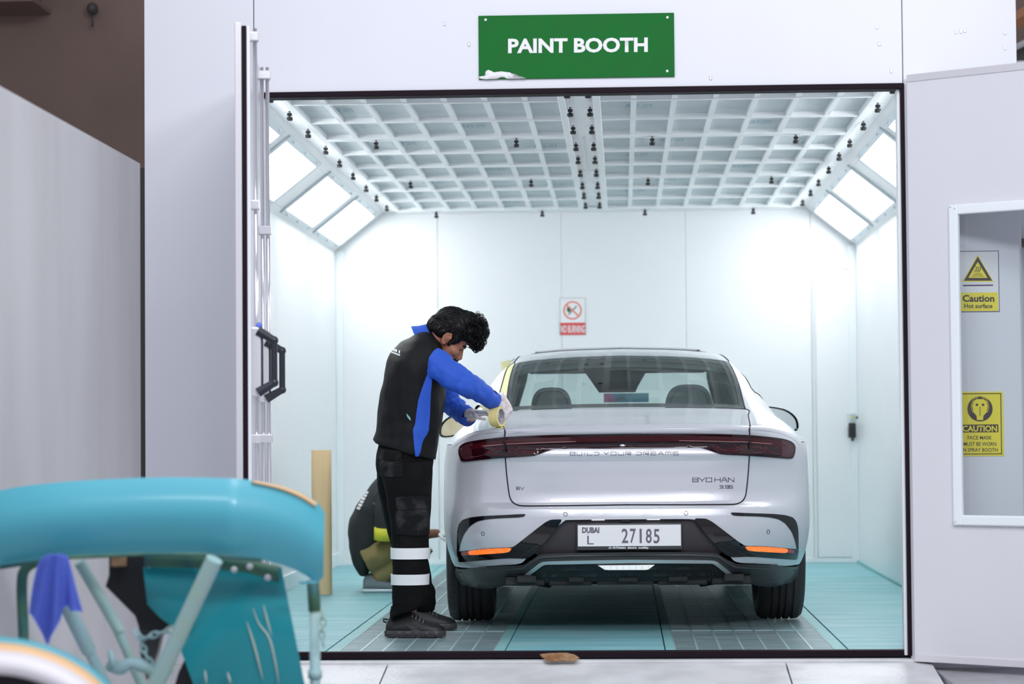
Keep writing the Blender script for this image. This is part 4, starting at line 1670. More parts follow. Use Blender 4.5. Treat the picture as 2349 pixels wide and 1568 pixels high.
# underside
bm = NB()
box(bm, (-.68, .75, .215), (.68, 4.6, .40), .02)
box(bm, (-.93, 1.55, .22), (.93, 3.6, .40), .02)
obj('floor_pan', bm, 'under', CAR)
bm = NB()
for x0, x1 in ((-.62, -.42), (-.40, -.18), (-.16, .13), (.15, .40), (.42, .62)):
    box(bm, (x0, .22, .242 + .006 * random.random()), (x1, .80, .29), .008)
for x0, x1 in ((-.56, -.46), (-.30, -.22), (-.05, .05), (.20, .30), (.48, .58)):
    box(bm, (x0, .17, .262), (x1, .3, .30), .006)
box(bm, (-.66, .42, .285), (.66, .74, .31), .01)
obj('rear_undertray', bm, 'under', CAR)
bm = NB()
for s in (1, -1):
    tube(bm, [(s * .40, .95, .22), (s * .70, 1.1, .26)], .035, 8)
    box(bm, (s * .55 - .08, .9, .20), (s * .55 + .08, 1.0, .24), .01)
obj('suspension_arm', bm, 'under', CAR)

# cabin
bm = NB()
R = []
for j in range(13):
    y = 1.30 + 1.62 * j / 12
    R.append([T(v, y) - Vector((0, 0, .035)) for v in (2.3, 1.5, .8, 0)])
R2 = []
for row in R:
    full = [Vector((-p.x, p.y, p.z)) for p in row] + row[-2::-1]
    R2.append([bm.verts.new(p) for p in full])
for A, B in zip(R2, R2[1:]):
    for i in range(len(A) - 1):
        bm.faces.new((A[i], A[i + 1], B[i + 1], B[i]))
obj('headliner', bm, 'cabin', CAR, True)
bm = NB()
box(bm, (-.56, 2.72, 1.375), (.56, 2.95, 1.475), .03)
P = [(-.20, 1.40), (.20, 1.40), (.135, 1.29), (.12, 1.255), (-.10, 1.255), (-.13, 1.30)]
prism(bm, [Vector((x - .015, 2.66, z)) for x, z in P], (0, .10, 0))
obj('overhead_console', bm, 'cabin', CAR)
bm = NB()
box(bm, (-.66, .56, 1.00), (.66, 1.22, 1.125), .02)
obj('parcel_shelf', bm, 'cabin', CAR)
bm = NB()
box(bm, (-.70, 3.15, .9), (.70, 3.75, 1.10), .05)
obj('dashboard', bm, 'cabin', CAR)
for s in (1, -1):
    bm = NB()
    box(bm, (s * .56, .65, .85), (s * .74, 3.3, 1.08), .01)
    obj('door_card', bm, 'cabin', CAR)
    bm = NB()
    P = [T(3.0, y) - Vector((.06, 0, .05)) for y in (.62, .9, 1.2, 1.5)]
    tube(bm, [(s * p.x, p.y, p.z) for p in P], .03, 8)
    obj('pillar_trim', bm, 'cabin', CAR, True)
    bm = NB()
    P = [T(3.0, y) - Vector((.03, 0, .02)) for y in (2.9, 3.2, 3.5, 3.8)]
    tube(bm, [(s * p.x, p.y, p.z) for p in P], .035, 8)
    obj('pillar_trim', bm, 'cabin', CAR, True)
for px, wd, tp in ((1265, 94, 888), (1581, 108, 881)):
    a = CLy(px, 942, 1.28)
    t = CLy(px, tp, 1.28)
    hw = wd / 2 / FPX * 13.3
    P = []
    for k in range(25):
        an = math.pi * k / 24
        P.append((a.x - hw * math.copysign(abs(math.cos(an)) ** .62, math.cos(an)), a.z - .02 + (t.z - a.z + .02) * abs(math.sin(an)) ** .72))
    bm = NB()
    f = bm.faces.new([bm.verts.new((x, 1.26, z)) for x, z in P])
    r = bmesh.ops.extrude_face_region(bm, geom=[f])
    bmesh.ops.translate(bm, verts=[v for v in r['geom'] if isinstance(v, bmesh.types.BMVert)], vec=(0, .15, 0))
    bmesh.ops.bevel(bm, geom=[e for e in bm.edges if len(e.link_faces) == 2 and max(len(x.verts) for x in e.link_faces) > 4], offset=.03, segments=3, affect='EDGES')
    bmesh.ops.recalc_face_normals(bm, faces=bm.faces[:])
    obj('rear_seat_back', bm, 'seat', CAR, True, 50)
    bm = NB()
    tube(bm, [(x * .86 + a.x * .14, 1.252, z - .02) for x, z in P[1:-1]], .003, 6)
    obj('seat_piping', bm, 'cabin', CAR, True)
# card on the dashboard
p0, p1 = CLy(1385, 902, 3.30), CLy(1488, 922, 3.30)
PC = thing('dash_card', 'blue and pink printed card standing on the dashboard inside the car', 'card', CM @ Vector(((p0.x + p1.x) / 2, 3.30, p1.z)))
A, B = CM @ Vector((p0.x, 3.30, p1.z)), CM @ Vector((p1.x, 3.302, p0.z))
bm = NB()
box(bm, (A.x, A.y, A.z), (B.x, A.y + .003, B.z))
obj('card', bm, mat('card_blue', (.16, .52, .72), .5), PC)
bm = NB()
w = B.x - A.x
prism(bm, [(A.x, A.y - .001, A.z), (A.x + w * .32, A.y - .001, A.z), (A.x + w * .16, A.y - .001, B.z), (A.x, A.y - .001, B.z)], (0, .0008, 0))
obj('card_print', bm, mat('card_pink', (.75, .22, .50), .5), PC)
text_on('lettering', 'UAE', [(A.x + w * .30, A.y - .001, A.z + .046), (A.x + w * .48, A.y - .001, A.z + .046), (A.x + w * .48, A.y - .001, A.z + .018), (A.x + w * .30, A.y - .001, A.z + .018)], 'digit', PC)

# door mirrors
for s in (1, -1):
    bm = NB()
    c = Vector((1.015, 3.22, 1.088)) if s > 0 else Vector((-1.0, 3.22, 1.068))
    R = []
    for k in range(9):
        t = k / 8
        y = -.06 + .17 * t
        f = (1.0, 1.04, 1.06, 1.05, 1.0, .9, .75, .5, .1)[k]
        R.append([bm.verts.new(c + Vector((s * (.118 * f * math.copysign(abs(math.cos(a)) ** .75, math.cos(a))) - s * .015 * math.sin(a), y, (.072 * f) * math.copysign(abs(math.sin(a)) ** .8, math.sin(a)) - .03 * f * math.cos(a) * 1))) for a in (2 * math.pi * i / 24 for i in range(24))])
    for A_, B_ in zip(R, R[1:]):
        for i in range(24):
            q = (A_[i], A_[(i + 1) % 24], B_[(i + 1) % 24], B_[i])
            bm.faces.new(q if s < 0 else q[::-1])
    tube(bm, [c + Vector((-s * .12, .0, -.03)), c + Vector((-s * .18, .05, -.05))], .02, 8)
    h = obj('door_mirror', bm, 'mirror_dark', CAR, True)
    bm = NB()
    f = bm.faces.new([bm.verts.new(c + Vector((s * (.104 * math.copysign(abs(math.cos(a)) ** .75, math.cos(a))) - s * .015 * math.sin(a), -.055, .062 * math.copysign(abs(math.sin(a)) ** .8, math.sin(a)) - .03 * math.cos(a)))) for a in (2 * math.pi * i / 28 for i in range(28))])
    bmesh.ops.recalc_face_normals(bm, faces=bm.faces[:])
    o = obj('mirror_glass' if s > 0 else 'mirror_mask', bm, 'chrome' if s > 0 else 'cream', h)

# masking film and tape on the left of the car
FT = tpatch('tape_strip', 2.05, 2.74, .46, 1.47, 6, 20, 'tape', .005, sides=(-1,))[0]
FT.parent = CAR
tag(FT, None)
tpatch('masking_sheet', 3.1, 5.2, .75, 2.1, 14, 24, 'paper', .012, sides=(-1,), vfun=lambda y: (2.72, 3.6 + (y - .7) * 1.6 if y < 1.6 else 5.2))
for y, v in ((.62, 3.3), (1.55, 2.9), (.9, 3.7)):
    bm = NB()
    p = T(v, y, .02)
    P = [Vector((-p.x - .03, p.y, p.z + .02)), Vector((-p.x + .03, p.y, p.z + .035)), Vector((-p.x + .02, p.y + .01, p.z - .045)), Vector((-p.x - .02, p.y, p.z - .03))]
    prism(bm, P, (0, .003, 0))
    obj('tape_tab', bm, 'tape', CAR)
p = T(2.4, .42, .006)
bm = NB()
P = [Vector((-p.x - .05, p.y - .02, p.z + .002)), Vector((-p.x + .07, p.y - .02, p.z + .018)), Vector((-p.x + .045, p.y - .05, p.z + .006)), Vector((-p.x - .05, p.y - .06, p.z + .002))]
prism(bm, P, (0, .002, .003))
obj('tape_tab', bm, 'tape', CAR)
bm = NB()
pts = [T(v, y, .002) for v, y in ((2.05, .0), (2.5, .0), (2.5, .2), (2.05, .2))]
prism(bm, [Vector((-q.x, q.y, q.z)) for q in pts], (0, 0, .0008))
obj('tape_tab', bm, 'tape', CAR)

# ------------------------------------------------------------------ PEOPLE
def loft_rows(bm, rows, n=22, e=2.3, grow=0.0, cap=True):
    """rows: (py, px left, px right, depth Y, half depth) -> closed horizontal rings"""
    rings = []
    for row in rows:
        py, xl, xr, Y, dY = row[:5]
        sl = row[5] if len(row) > 5 else 0.0
        c = U((xl + xr) / 2, py, Y)
        hw = (xr - xl) / 2 * Y / FPX + grow
        hd = dY + grow
        R = []
        for k in range(n):
            a = 2 * math.pi * k / n
            ca, sa = math.cos(a), math.sin(a)
            R.append(bm.verts.new((c.x + hw * math.copysign(abs(ca) ** (2 / e), ca), c.y + hd * math.copysign(abs(sa) ** (2 / e), sa), c.z + sl * hw * ca)))
        rings.append(R)
    for A, B in zip(rings, rings[1:]):
        for k in range(n):
            bm.faces.new((A[k], B[k], B[(k + 1) % n], A[(k + 1) % n]))
    if cap:
        bm.faces.new(rings[0])
        bm.faces.new(rings[-1][::-1])


def rows_at(rows, py):
    ys = [r[0] for r in rows]
    return (py,) + tuple(interp(ys, [r[k] for r in rows], py) for k in (1, 2, 3, 4))


def fold(me, amp, sc, seed=0.0):
    """cloth folds: push the vertices along their normals by stretched noise"""
    NS = [v.normal.copy() for v in me.vertices]
    for v, vn in zip(me.vertices, NS):
        p = v.co
        q = Vector((p.x * sc[0] + seed, p.y * sc[1], p.z * sc[2]))
        a = noise.noise(q) + .5 * noise.noise(q * 2.1)
        v.co = p + vn * (amp * (a - .15))


def bvh_of(me):
    return BVHTree.FromPolygons([v.co.copy() for v in me.vertices], [tuple(p.vertices) for p in me.polygons])


def on_cloth(name, pts, tree, m, par, out=.003, th=.003, res=5):
    """a flat piece of cloth sewn on: its pixel outline is laid over the garment"""
    bm = NB()
    ngon_grid(bm, [(x, -y) for x, y in pts], res)
    last = None
    dead = []
    for v in bm.verts:
        d = ray(v.co.x, -v.co.z).normalized()
        h, nrm, i, dist = tree.ray_cast(CAM0, d)
        if h is None:
            h, nrm, i, dist = tree.find_nearest(CAM0 + d * 12.1)
        v.co = h + (nrm if nrm.dot(d) < 0 else -nrm) * out
    skirt(bm, Vector((0, th + out, 0)))
    bmesh.ops.recalc_face_normals(bm, faces=bm.faces[:])
    return obj(name, bm, m, par, True, 60)


def head_parts(bm, HM):
    def E_(c, r, u=20, v=14):
        ellipsoid(bm, c, r, HM, u, v)
    E_((.003, 0, .055), (.098, .076, .096))
    E_((.048, 0, -.018), (.056, .060, .085))
    E_((.045, 0, -.075), (.050, .048, .034))
    E_((.082, 0, -.096), (.020, .024, .018))
    E_((.080, 0, .020), (.021, .052, .016))
    E_((.062, 0, .045), (.036, .060, .045))
    for s in (1, -1):
        E_((.066, s * .040, -.022), (.030, .024, .026))
        E_((.110, s * .011, -.036), (.010, .009, .008), 12, 8)
        E_((.0, s * .074, .0), (.019, .010, .031), 14, 10)
        tube(bm, [HM @ Vector((x, s * .083, z)) for x, z in ((.012, -.024), (-.004, -.028), (-.016, -.012), (-.020, .008), (-.012, .028), (.006, .032), (.017, .020), (.014, .006))], .0052, 6)
    tube(bm, [HM @ Vector(p) for p in ((.092, 0, .016), (.103, 0, -.008), (.114, 0, -.030), (.108, 0, -.038))], [.008, .010, .0125, .012], 10)
    E_((.094, 0, -.060), (.014, .025, .008), 14, 8)
    E_((.091, 0, -.072), (.014, .022, .008), 14, 8)


def hand_parts(bm, W0, D, N, L, curl=(.5, .8, .5), sc=1.0, thumb=.6, spread=.06):
    """palm, four bent fingers and a thumb; D along the hand, N out of the palm, L towards the thumb"""
    D = D.normalized()
    N = (N - D * N.dot(D)).normalized()
    L = (L - D * L.dot(D) - N * L.dot(N)).normalized()

    def Q(d, l, n):
        return W0 + (D * d + L * l + N * n) * sc
    for d, l, n, r in ((.0, 0, 0, (.026, .020)), (.03, 0, 0, (.034, .019)), (.06, .0, 0, (.039, .017)), (.085, 0, 0, (.039, .015))):
        pass
    rings = []
    for d, hw, ht in ((-.02, .024, .019), (.01, .027, .020), (.035, .036, .019), (.065, .041, .016), (.088, .040, .012)):
        rings.append([bm.verts.new(Q(d, hw * math.cos(a), ht * math.sin(a))) for a in (2 * math.pi * k / 14 for k in range(14))])
    for A, B in zip(rings, rings[1:]):
        for k in range(14):
            bm.faces.new((A[k], A[(k + 1) % 14], B[(k + 1) % 14], B[k]))
    bm.faces.new(rings[0][::-1])
    bm.faces.new(rings[-1])
    for i, (l, ln) in enumerate(((.030, .074), (.010, .082), (-.010, .076), (-.029, .060))):
        p = Q(.078, l, 0)
        a = 0
        pts = [Q(.06, l * .9, 0), p]
        for c, f in zip(curl, (.42, .33, .25)):
            a += c * (1 + .06 * i)
            dv = D * math.cos(a) + N * math.sin(a) + L * (spread * (1.5 - i))
            p = p + dv.normalized() * ln * f * sc * 1.05
            pts.append(p)
        r = [.0092, .0096, .0088, .0082, .0062]
        tube(bm, pts, [x * sc for x in r], 9)
    t0 = Q(.018, .030, .004)
    t1 = t0 + (D * .5 + L * .75 + N * .3).normalized() * .034 * sc
    t2 = t1 + (D * .85 + L * (.35 - thumb * .4) + N * thumb).normalized() * .032 * sc
    t3 = t2 + (D * .9 - L * thumb * .3 + N * thumb).normalized() * .024 * sc
    tube(bm, [Q(.005, .016, 0), t0, t1, t2, t3], [.013 * sc, .0135 * sc, .0105 * sc, .0095 * sc, .0068 * sc], 9)


# ---- the worker taping the car
WK = thing('person', 'standing person in black and blue work clothes taping the boot corner', 'person', G(958, 1456))
TOR = [(762, 962, 996, 12.14, .075), (772, 940, 1004, 12.13, .115), (785, 920, 1012, 12.12, .165), (805, 902, 1018, 12.11, .195), (830, 890, 1021, 12.10, .205), (860, 881, 1022, 12.10, .205), (895, 874.5, 1021, 12.10, .195),
       (930, 870, 1020, 12.11, .185), (970, 864.5, 1018, 12.12, .18), (988, 862, 1014, 12.12, .182), (1006, 857, 1009, 12.13, .188, -.10), (1022, 853, 1005, 12.13, .193, -.22), (1036, 857, 1001, 12.13, .192, -.30), (1037, 872, 992, 12.13, .17, -.30)]
bm = NB()
loft_rows(bm, TOR, 28)
for sY in (11.99, 12.27):
    ellipsoid(bm, U(985, 826, sY), (.075, .085, .085))
sh = fuse(bm, .0075, 5)
fold(sh, .012, (9, 5, 5.5), 3.1)
sh_tree = bvh_of(sh)
SHIRT = me_obj('shirt', sh, 'shirt', WK)

SN = [U(986, 828, 12.0), U(1010, 842, 11.96), U(1040, 864, 11.94), U(1068, 880, 11.96), U(1098, 897, 12.03), U(1131, 919, 12.13)]
RN = [.080, .079, .071, .066, .055, .043]
bm = NB()
tube(bm, spline(SN, 24), [interp(range(6), RN, k * 5 / 23) for k in range(24)], 18)
ellipsoid(bm, SN[0], (.074, .07, .082))
sl = fuse(bm, .006, 4)
fold(sl, .011, (17, 10, 15), 8.0)
SLN = me_obj('sleeve', sl, 'blue', WK)
SLN['label'] = 'blue near sleeve'
SF = [U(990, 838, 12.25), U(1012, 885, 12.36), U(1032, 922, 12.40), U(1052, 942, 12.36), U(1074, 956, 12.28)]
RF = [.072, .066, .060, .054, .046]
bm = NB()
tube(bm, spline(SF, 20), [interp(range(5), RF, k * 4 / 19) for k in range(20)], 16)
sl2 = fuse(bm, .006, 3)
fold(sl2, .013, (24, 10, 22), 2.0)
SLF = me_obj('sleeve', sl2, 'blue', WK)
SLF['label'] = 'blue far sleeve'
for nm_p, S_, R_, so in (('n', SN, RN, SLN), ('f', SF, RF, SLF)):
    d = (S_[-1] - S_[-2]).normalized()
    bm = NB()
    tube(bm, [S_[-1] - d * .030, S_[-1] + d * .006, S_[-1] + d * .006], [R_[-1] + .0055, R_[-1] + .0035, R_[-1] - .004], 20, cap=False)
    obj('cuff', bm, 'blue', so, True)

# trousers
NL = [(1060, 872, 993, 12.06, .125), (1085, 874, 993, 12.05, .115), (1110, 878, 991.5, 12.04, .105), (1150, 888, 988.5, 12.04, .095), (1200, 895, 986, 12.04, .088), (1250, 899, 985, 12.05, .082), (1290, 899.5, 982.5, 12.06, .078),
      (1340, 900, 981.5, 12.08, .077), (1368, 900.5, 979, 12.09, .077), (1382, 900, 977, 12.09, .076, .15), (1392, 897, 974, 12.10, .075, .30), (1402, 897, 968, 12.10, .072, .36)]
FL = [(1060, 864, 985, 12.24, .12), (1110, 863, 972, 12.27, .105), (1150, 871.5, 965, 12.31, .095), (1200, 883, 968, 12.36, .085), (1250, 897, 978, 12.41, .078), (1300, 915, 986, 12.46, .072), (1340, 928, 993, 12.49, .07),
      (1358, 932, 999.5, 12.51, .07), (1372, 938, 1000, 12.52, .068), (1388, 944, 999, 12.53, .064), (1402, 950, 1000, 12.54, .058)]
HIP = [(1008, 869, 1000, 12.13, .165), (1040, 864, 997, 12.13, .172), (1065, 863, 994, 12.14, .168), (1085, 864, 992, 12.15, .15)]
bm = NB()
loft_rows(bm, HIP, 26)
loft_rows(bm, NL, 22)
loft_rows(bm, FL, 22)
tr = fuse(bm, .0075, 4)
for v, vn in zip(tr.vertices, [v.normal.copy() for v in tr.vertices]):
    lowz = max(0.0, 1 - v.co.z / .55)
    q = Vector((v.co.x * 7, v.co.y * 6, v.co.z * 7))
    a = noise.noise(q) + .5 * noise.noise(q * 2)
    b = noise.noise(Vector((v.co.x * 4, v.co.y * 4, v.co.z * 26)))
    v.co += vn * (.0055 * a + .010 * lowz * b)
tr_tree = bvh_of(tr)
TROU = me_obj('trousers', tr, 'trouser', WK)
for y0, y1 in ((1255, 1280.5), (1314, 1338)):
    bm = NB()
    loft_rows(bm, [rows_at(NL, y0 + (y1 - y0) * k / 4 + (1.5 if y0 > 1300 else 0)) for k in range(5)], 36, grow=.0075, cap=False)
    skirt(bm, lambda co: (Vector((U(941, 1290, 12.06).x, 12.06, co.z)) - co).normalized() * .006)
    bmesh.ops.recalc_face_normals(bm, faces=bm.faces[:])
    obj('reflective_band', bm, 'reflect', TROU, True, 50)
bm = NB()
loft_rows(bm, [rows_at(NL, y) + (sl_,) for y, sl_ in ((1384, .18), (1391, .28), (1398, .35), (1404, .37))], 30, grow=.006, cap=False)
skirt(bm, Vector((0, 0, .004)))
obj('hem', bm, 'trouser', TROU, True)
on_cloth('cargo_pocket', [(909, 1148), (982, 1146), (984.5, 1170), (982.5, 1224), (956, 1228), (909, 1224)], tr_tree, 'pocket', TROU, .006, .008)
on_cloth('pocket_flap', [(909, 1139), (945, 1136.5), (982.5, 1137), (981, 1164), (950, 1167), (915, 1168), (911, 1160)], tr_tree, 'pocket', TROU, .011, .006)
on_cloth('hip_pocket', [(873, 1050), (923, 1054), (925, 1092), (900, 1094), (874, 1090)], tr_tree, 'pocket', TROU, .005, .006)
on_cloth('pocket_flap', [(870, 1028), (896, 1031), (922, 1034), (920, 1057), (895, 1055), (869.5, 1051)], tr_tree, 'pocket', TROU, .009, .006)
# blue side panel, split hem and the print on the back
on_cloth('side_panel', [(979, 858), (974, 872), (966, 893), (959, 917), (955, 945), (952, 972), (947, 985), (948.5, 1012), (950, 1030), (953, 1047), (960, 1046), (963.5, 1036), (967, 1018), (971.5, 1006), (980, 994), (983, 984), (985.5, 947), (987, 905), (990, 872), (990, 858)], sh_tree, 'blue', SHIRT, .004, .005)
HEMR = TOR[-4:]
pr = []
for r0, c0, n in ((0, 0, 6), (1, 0, 6)):
    for k in range(n):
        x, y = 898.5 + k * 3.4 + r0 * .2, 797 + k * 1.3 + r0 * 8.5
        h = 6.2 if r0 == 0 else 3.6
        if k in (4,) and r0 == 0:
            continue
        pr.append([(x, y), (x + 2.5, y + .9), (x + 1.9, y + h + .9), (x - .6, y + h)])
for i, q in enumerate(pr):
    on_cloth('back_print', q, sh_tree, 'white', SHIRT, .002, .001, 3)
on_cloth('paint_smudge', [(932, 947), (936, 951), (941, 957), (942.5, 964), (939, 962), (934, 955)], sh_tree, 'teal_edge', SHIRT, .002, .001, 3)

# head, neck and the body under the clothes
EAR = U(1023.6, 778, 12.13) + Vector((0, .0, 0))
Fv = Vector((.770, .06, -.636)).normalized()
Sv = Vector((.06, -.998, 0)).normalized()
Sv = (Sv - Fv * Sv.dot(Fv)).normalized()
Uv = Fv.cross(Sv)
if Uv.z < 0:
    Uv = -Uv
HM = Matrix((Fv, Sv, Uv)).transposed().to_4x4()
HM.translation = EAR
bm = NB()
head_parts(bm, HM)
nb = U(978, 790, 12.13)
tube(bm, spline([U(965, 830, 12.12), nb, HM @ Vector((-.035, 0, -.02)), HM @ Vector((-.01, 0, .03))], 12), [interp((0, 1, 2, 3), (.085, .062, .056, .06), k * 3 / 11) for k in range(12)], 18)
loft_rows(bm, [(r[0], r[1] + 6, r[2] - 6, r[3], r[4] - .015) for r in TOR[2:-3]], 20)
loft_rows(bm, [(r[0], r[1] + 6, r[2] - 6, r[3], r[4] - .015) for r in HIP], 20)
loft_rows(bm, [(r[0], r[1] + 14, r[2] - 14, r[3], r[4] - .03) for r in NL], 14)
loft_rows(bm, [(r[0], r[1] + 14, r[2] - 14, r[3], max(.03, r[4] - .03)) for r in FL], 14)
WN, WFp = U(1147, 917, 12.15), U(1084, 952, 12.25)
tube(bm, spline(SN[:-1] + [SN[-1], WN], 20), [interp(range(7), [.05, .05, .046, .042, .036, .029, .026], k * 6 / 19) for k in range(20)], 12)
tube(bm, spline(SF + [WFp], 18), [interp(range(6), [.05, .046, .042, .037, .030, .027], k * 5 / 17) for k in range(18)], 12)
bd = fuse(bm, .0042, 3)
BODY = me_obj('body', bd, 'skin', WK)
for s in (1, -1):
    bm = NB()
    ellipsoid(bm, (.0770, s * .031, -.003), (.0125, .0125, .0085), HM, 14, 10)
    obj('eye', bm, 'eye', BODY, True)
    bm = NB()
    ellipsoid(bm, (.0865, s * .033, -.005), (.0045, .007, .006), HM, 12, 8)
    tube(bm, [HM @ Vector(p) for p in ((.088, s * .018, .004), (.094, s * .031, .006), (.086, s * .046, .001))], .0024, 5)
    obj('iris', bm, 'hair', BODY, True)
    bm = NB()
    tube(bm, [HM @ Vector(p) for p in ((.101, s * .012, .024), (.100, s * .030, .031), (.086, s * .050, .026))], [.004, .0055, .003], 6)
    obj('eyebrow', bm, 'hair', BODY, True)
bm = NB()
tube(bm, [HM @ Vector(p) for p in ((.085, .034, -.060), (.103, .018, -.052), (.110, 0, -.050), (.103, -.018, -.052), (.085, -.034, -.060))], [.005, .0085, .0085, .0085, .005], 8, squash=.8)
ellipsoid(bm, (.060, 0, -.085), (.042, .050, .030), HM)
obj('moustache', bm, 'hair', BODY, True)

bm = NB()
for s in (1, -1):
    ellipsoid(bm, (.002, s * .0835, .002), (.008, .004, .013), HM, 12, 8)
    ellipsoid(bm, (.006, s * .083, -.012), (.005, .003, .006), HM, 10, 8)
obj('ear_shade', bm, 'skin2', BODY, True)  # darker skin colour paints the shade inside the ear

# hair: a shaped mass with wavy locks and curls
bm = NB()
for c, r in (((-.004, 0, .078), (.114, .087, .092)), ((.082, 0, .118), (.056, .070, .052)), ((.112, 0, .088), (.038, .056, .042)), ((-.082, 0, .028), (.046, .068, .058)), ((.042, 0, .138), (.080, .070, .052)),
             ((.036, .066, .030), (.020, .014, .034)), ((.036, -.066, .030), (.020, .014, .034)), ((.028, .066, -.004), (.009, .008, .016)), ((.028, -.066, -.004), (.009, .008, .016)), ((-.045, .05, .03), (.045, .036, .05)), ((-.045, -.05, .03), (.045, .036, .05))):
    ellipsoid(bm, c, r, HM)
hm = fuse(bm, .005, 3)
ht = bvh_of(hm)
for v, vn in zip(hm.vertices, [v.normal.copy() for v in hm.vertices]):
    q = (HM.inverted() @ v.co)
    a = noise.noise(Vector((q.x * 28, q.y * 60, q.z * 46)))
    v.co += vn * .005 * a
hb = NB()
hb.from_mesh(hm)
rnd = random.Random(4)
locks = 0
while locks < 1300:
    d = Vector((rnd.gauss(0, 1), rnd.gauss(0, 1), rnd.gauss(0, 1))).normalized()
    loc = Vector((.02, 0, .085)) + Vector((d.x * .16, d.y * .12, d.z * .13))
    h, nrm, i, dist = ht.find_nearest(HM @ loc)
    q = HM.inverted() @ h
    if q.z < .0 or (q.x > .06 and q.z < .058) or (abs(q.y) > .055 and q.z < .03):
        continue
    if locks > 900 and q.x < .04:
        continue
    locks += 1
    nl = HM.to_3x3().inverted() @ nrm
    flow = Vector((-.3 if q.x < 0 else .55, 0, -.8))
    flow = (flow - nl * flow.dot(nl))
    flow = flow.normalized() if flow.length > .1 else Vector((1, 0, 0))
    sd = nl.cross(flow)
    P = []
    if q.x > .04 and rnd.random() < .8:
        rad = rnd.uniform(.006, .016)
        ph = rnd.uniform(0, 6)
        turns = rnd.uniform(1.0, 1.9)
        ln = rnd.uniform(-.014, .014)
        be = rnd.uniform(-.9, .9)
        e2, e3 = flow * math.cos(be) + sd * math.sin(be), sd * math.cos(be) - flow * math.sin(be)
        for k in range(13):
            t = k / 12
            a = ph + t * turns * 2 * math.pi
            P.append(q + nl * (rad * (.75 + math.cos(a)) + .001) + e2 * rad * math.sin(a) + e3 * ln * t)
        tube(hb, [HM @ p for p in P], [.0008 + .0006 * abs(math.sin(math.pi * k / 12)) for k in range(13)], 3)
    else:
        ln = rnd.uniform(.03, .06)
        ph = rnd.uniform(0, 6)
        for k in range(7):
            t = k / 6
            w_ = q + flow * ln * t
            hh, n2, _, _ = ht.find_nearest(HM @ w_)
            P.append(hh + n2 * (.0015 + .004 * rnd.random() * t) + (HM.to_3x3() @ sd) * .004 * math.sin(ph + t * 6))
        tube(hb, P, [.0021 * (1 - .6 * k / 6) for k in range(7)], 4)
obj('hair', hb, 'hair', BODY, True)

# collar
ca = (HM @ Vector((-.02, 0, -.02)) - U(972, 800, 12.13)).normalized()
cc = U(984, 781, 12.13)
cx_, cy_ = frame_of(ca, Vector((0, 1, 0)))
bm = NB()
R = []
for h, g in ((-.040, .100), (-.012, .084), (.020, .076), (.027, .077), (.024, .081), (-.010, .090), (-.044, .106)):
    row = []
    for k in range(36):
        a = 2 * math.pi * k / 36
        dv = cx_ * math.cos(a) + cy_ * math.sin(a)
        front = max(0, dv.dot(Vector((.8, 0, -.6))))
        row.append(bm.verts.new(cc + dv * g * (1 - .08 * front) + ca * (h - .035 * front)))
    R.append(row)
for A, B in zip(R, R[1:]):
    for k in range(36):
        bm.faces.new((A[k], A[(k + 1) % 36], B[(k + 1) % 36], B[k]))
bmesh.ops.recalc_face_normals(bm, faces=bm.faces[:])
obj('collar', bm, 'blue', SHIRT, True)

# gloved hands
bm = NB()
hand_parts(bm, U(1152, 912, 12.15), Vector((.40, .12, -.88)), Vector((-.78, .55, -.25)), Vector((-.6, -.75, -.2)), (.55, .95, .75), .93, .35, .03)
tube(bm, [U(1145, 908, 12.14), U(1152, 914, 12.15)], [.031, .028], 14)
gl = fuse(bm, .0032, 2)
me_obj('glove', gl, 'glove', WK)
bm = NB()
hand_parts(bm, U(1087, 948, 12.22), Vector((.96, -.25, .03)), Vector((.05, .15, -1)), Vector((.1, -1, -.1)), (.45, .55, .45), .90, .2, .02)
tube(bm, [U(1076, 952, 12.27), U(1089, 950, 12.24)], [.036, .030], 14)
gl = fuse(bm, .0032, 2)
me_obj('glove', gl, 'glove', WK)


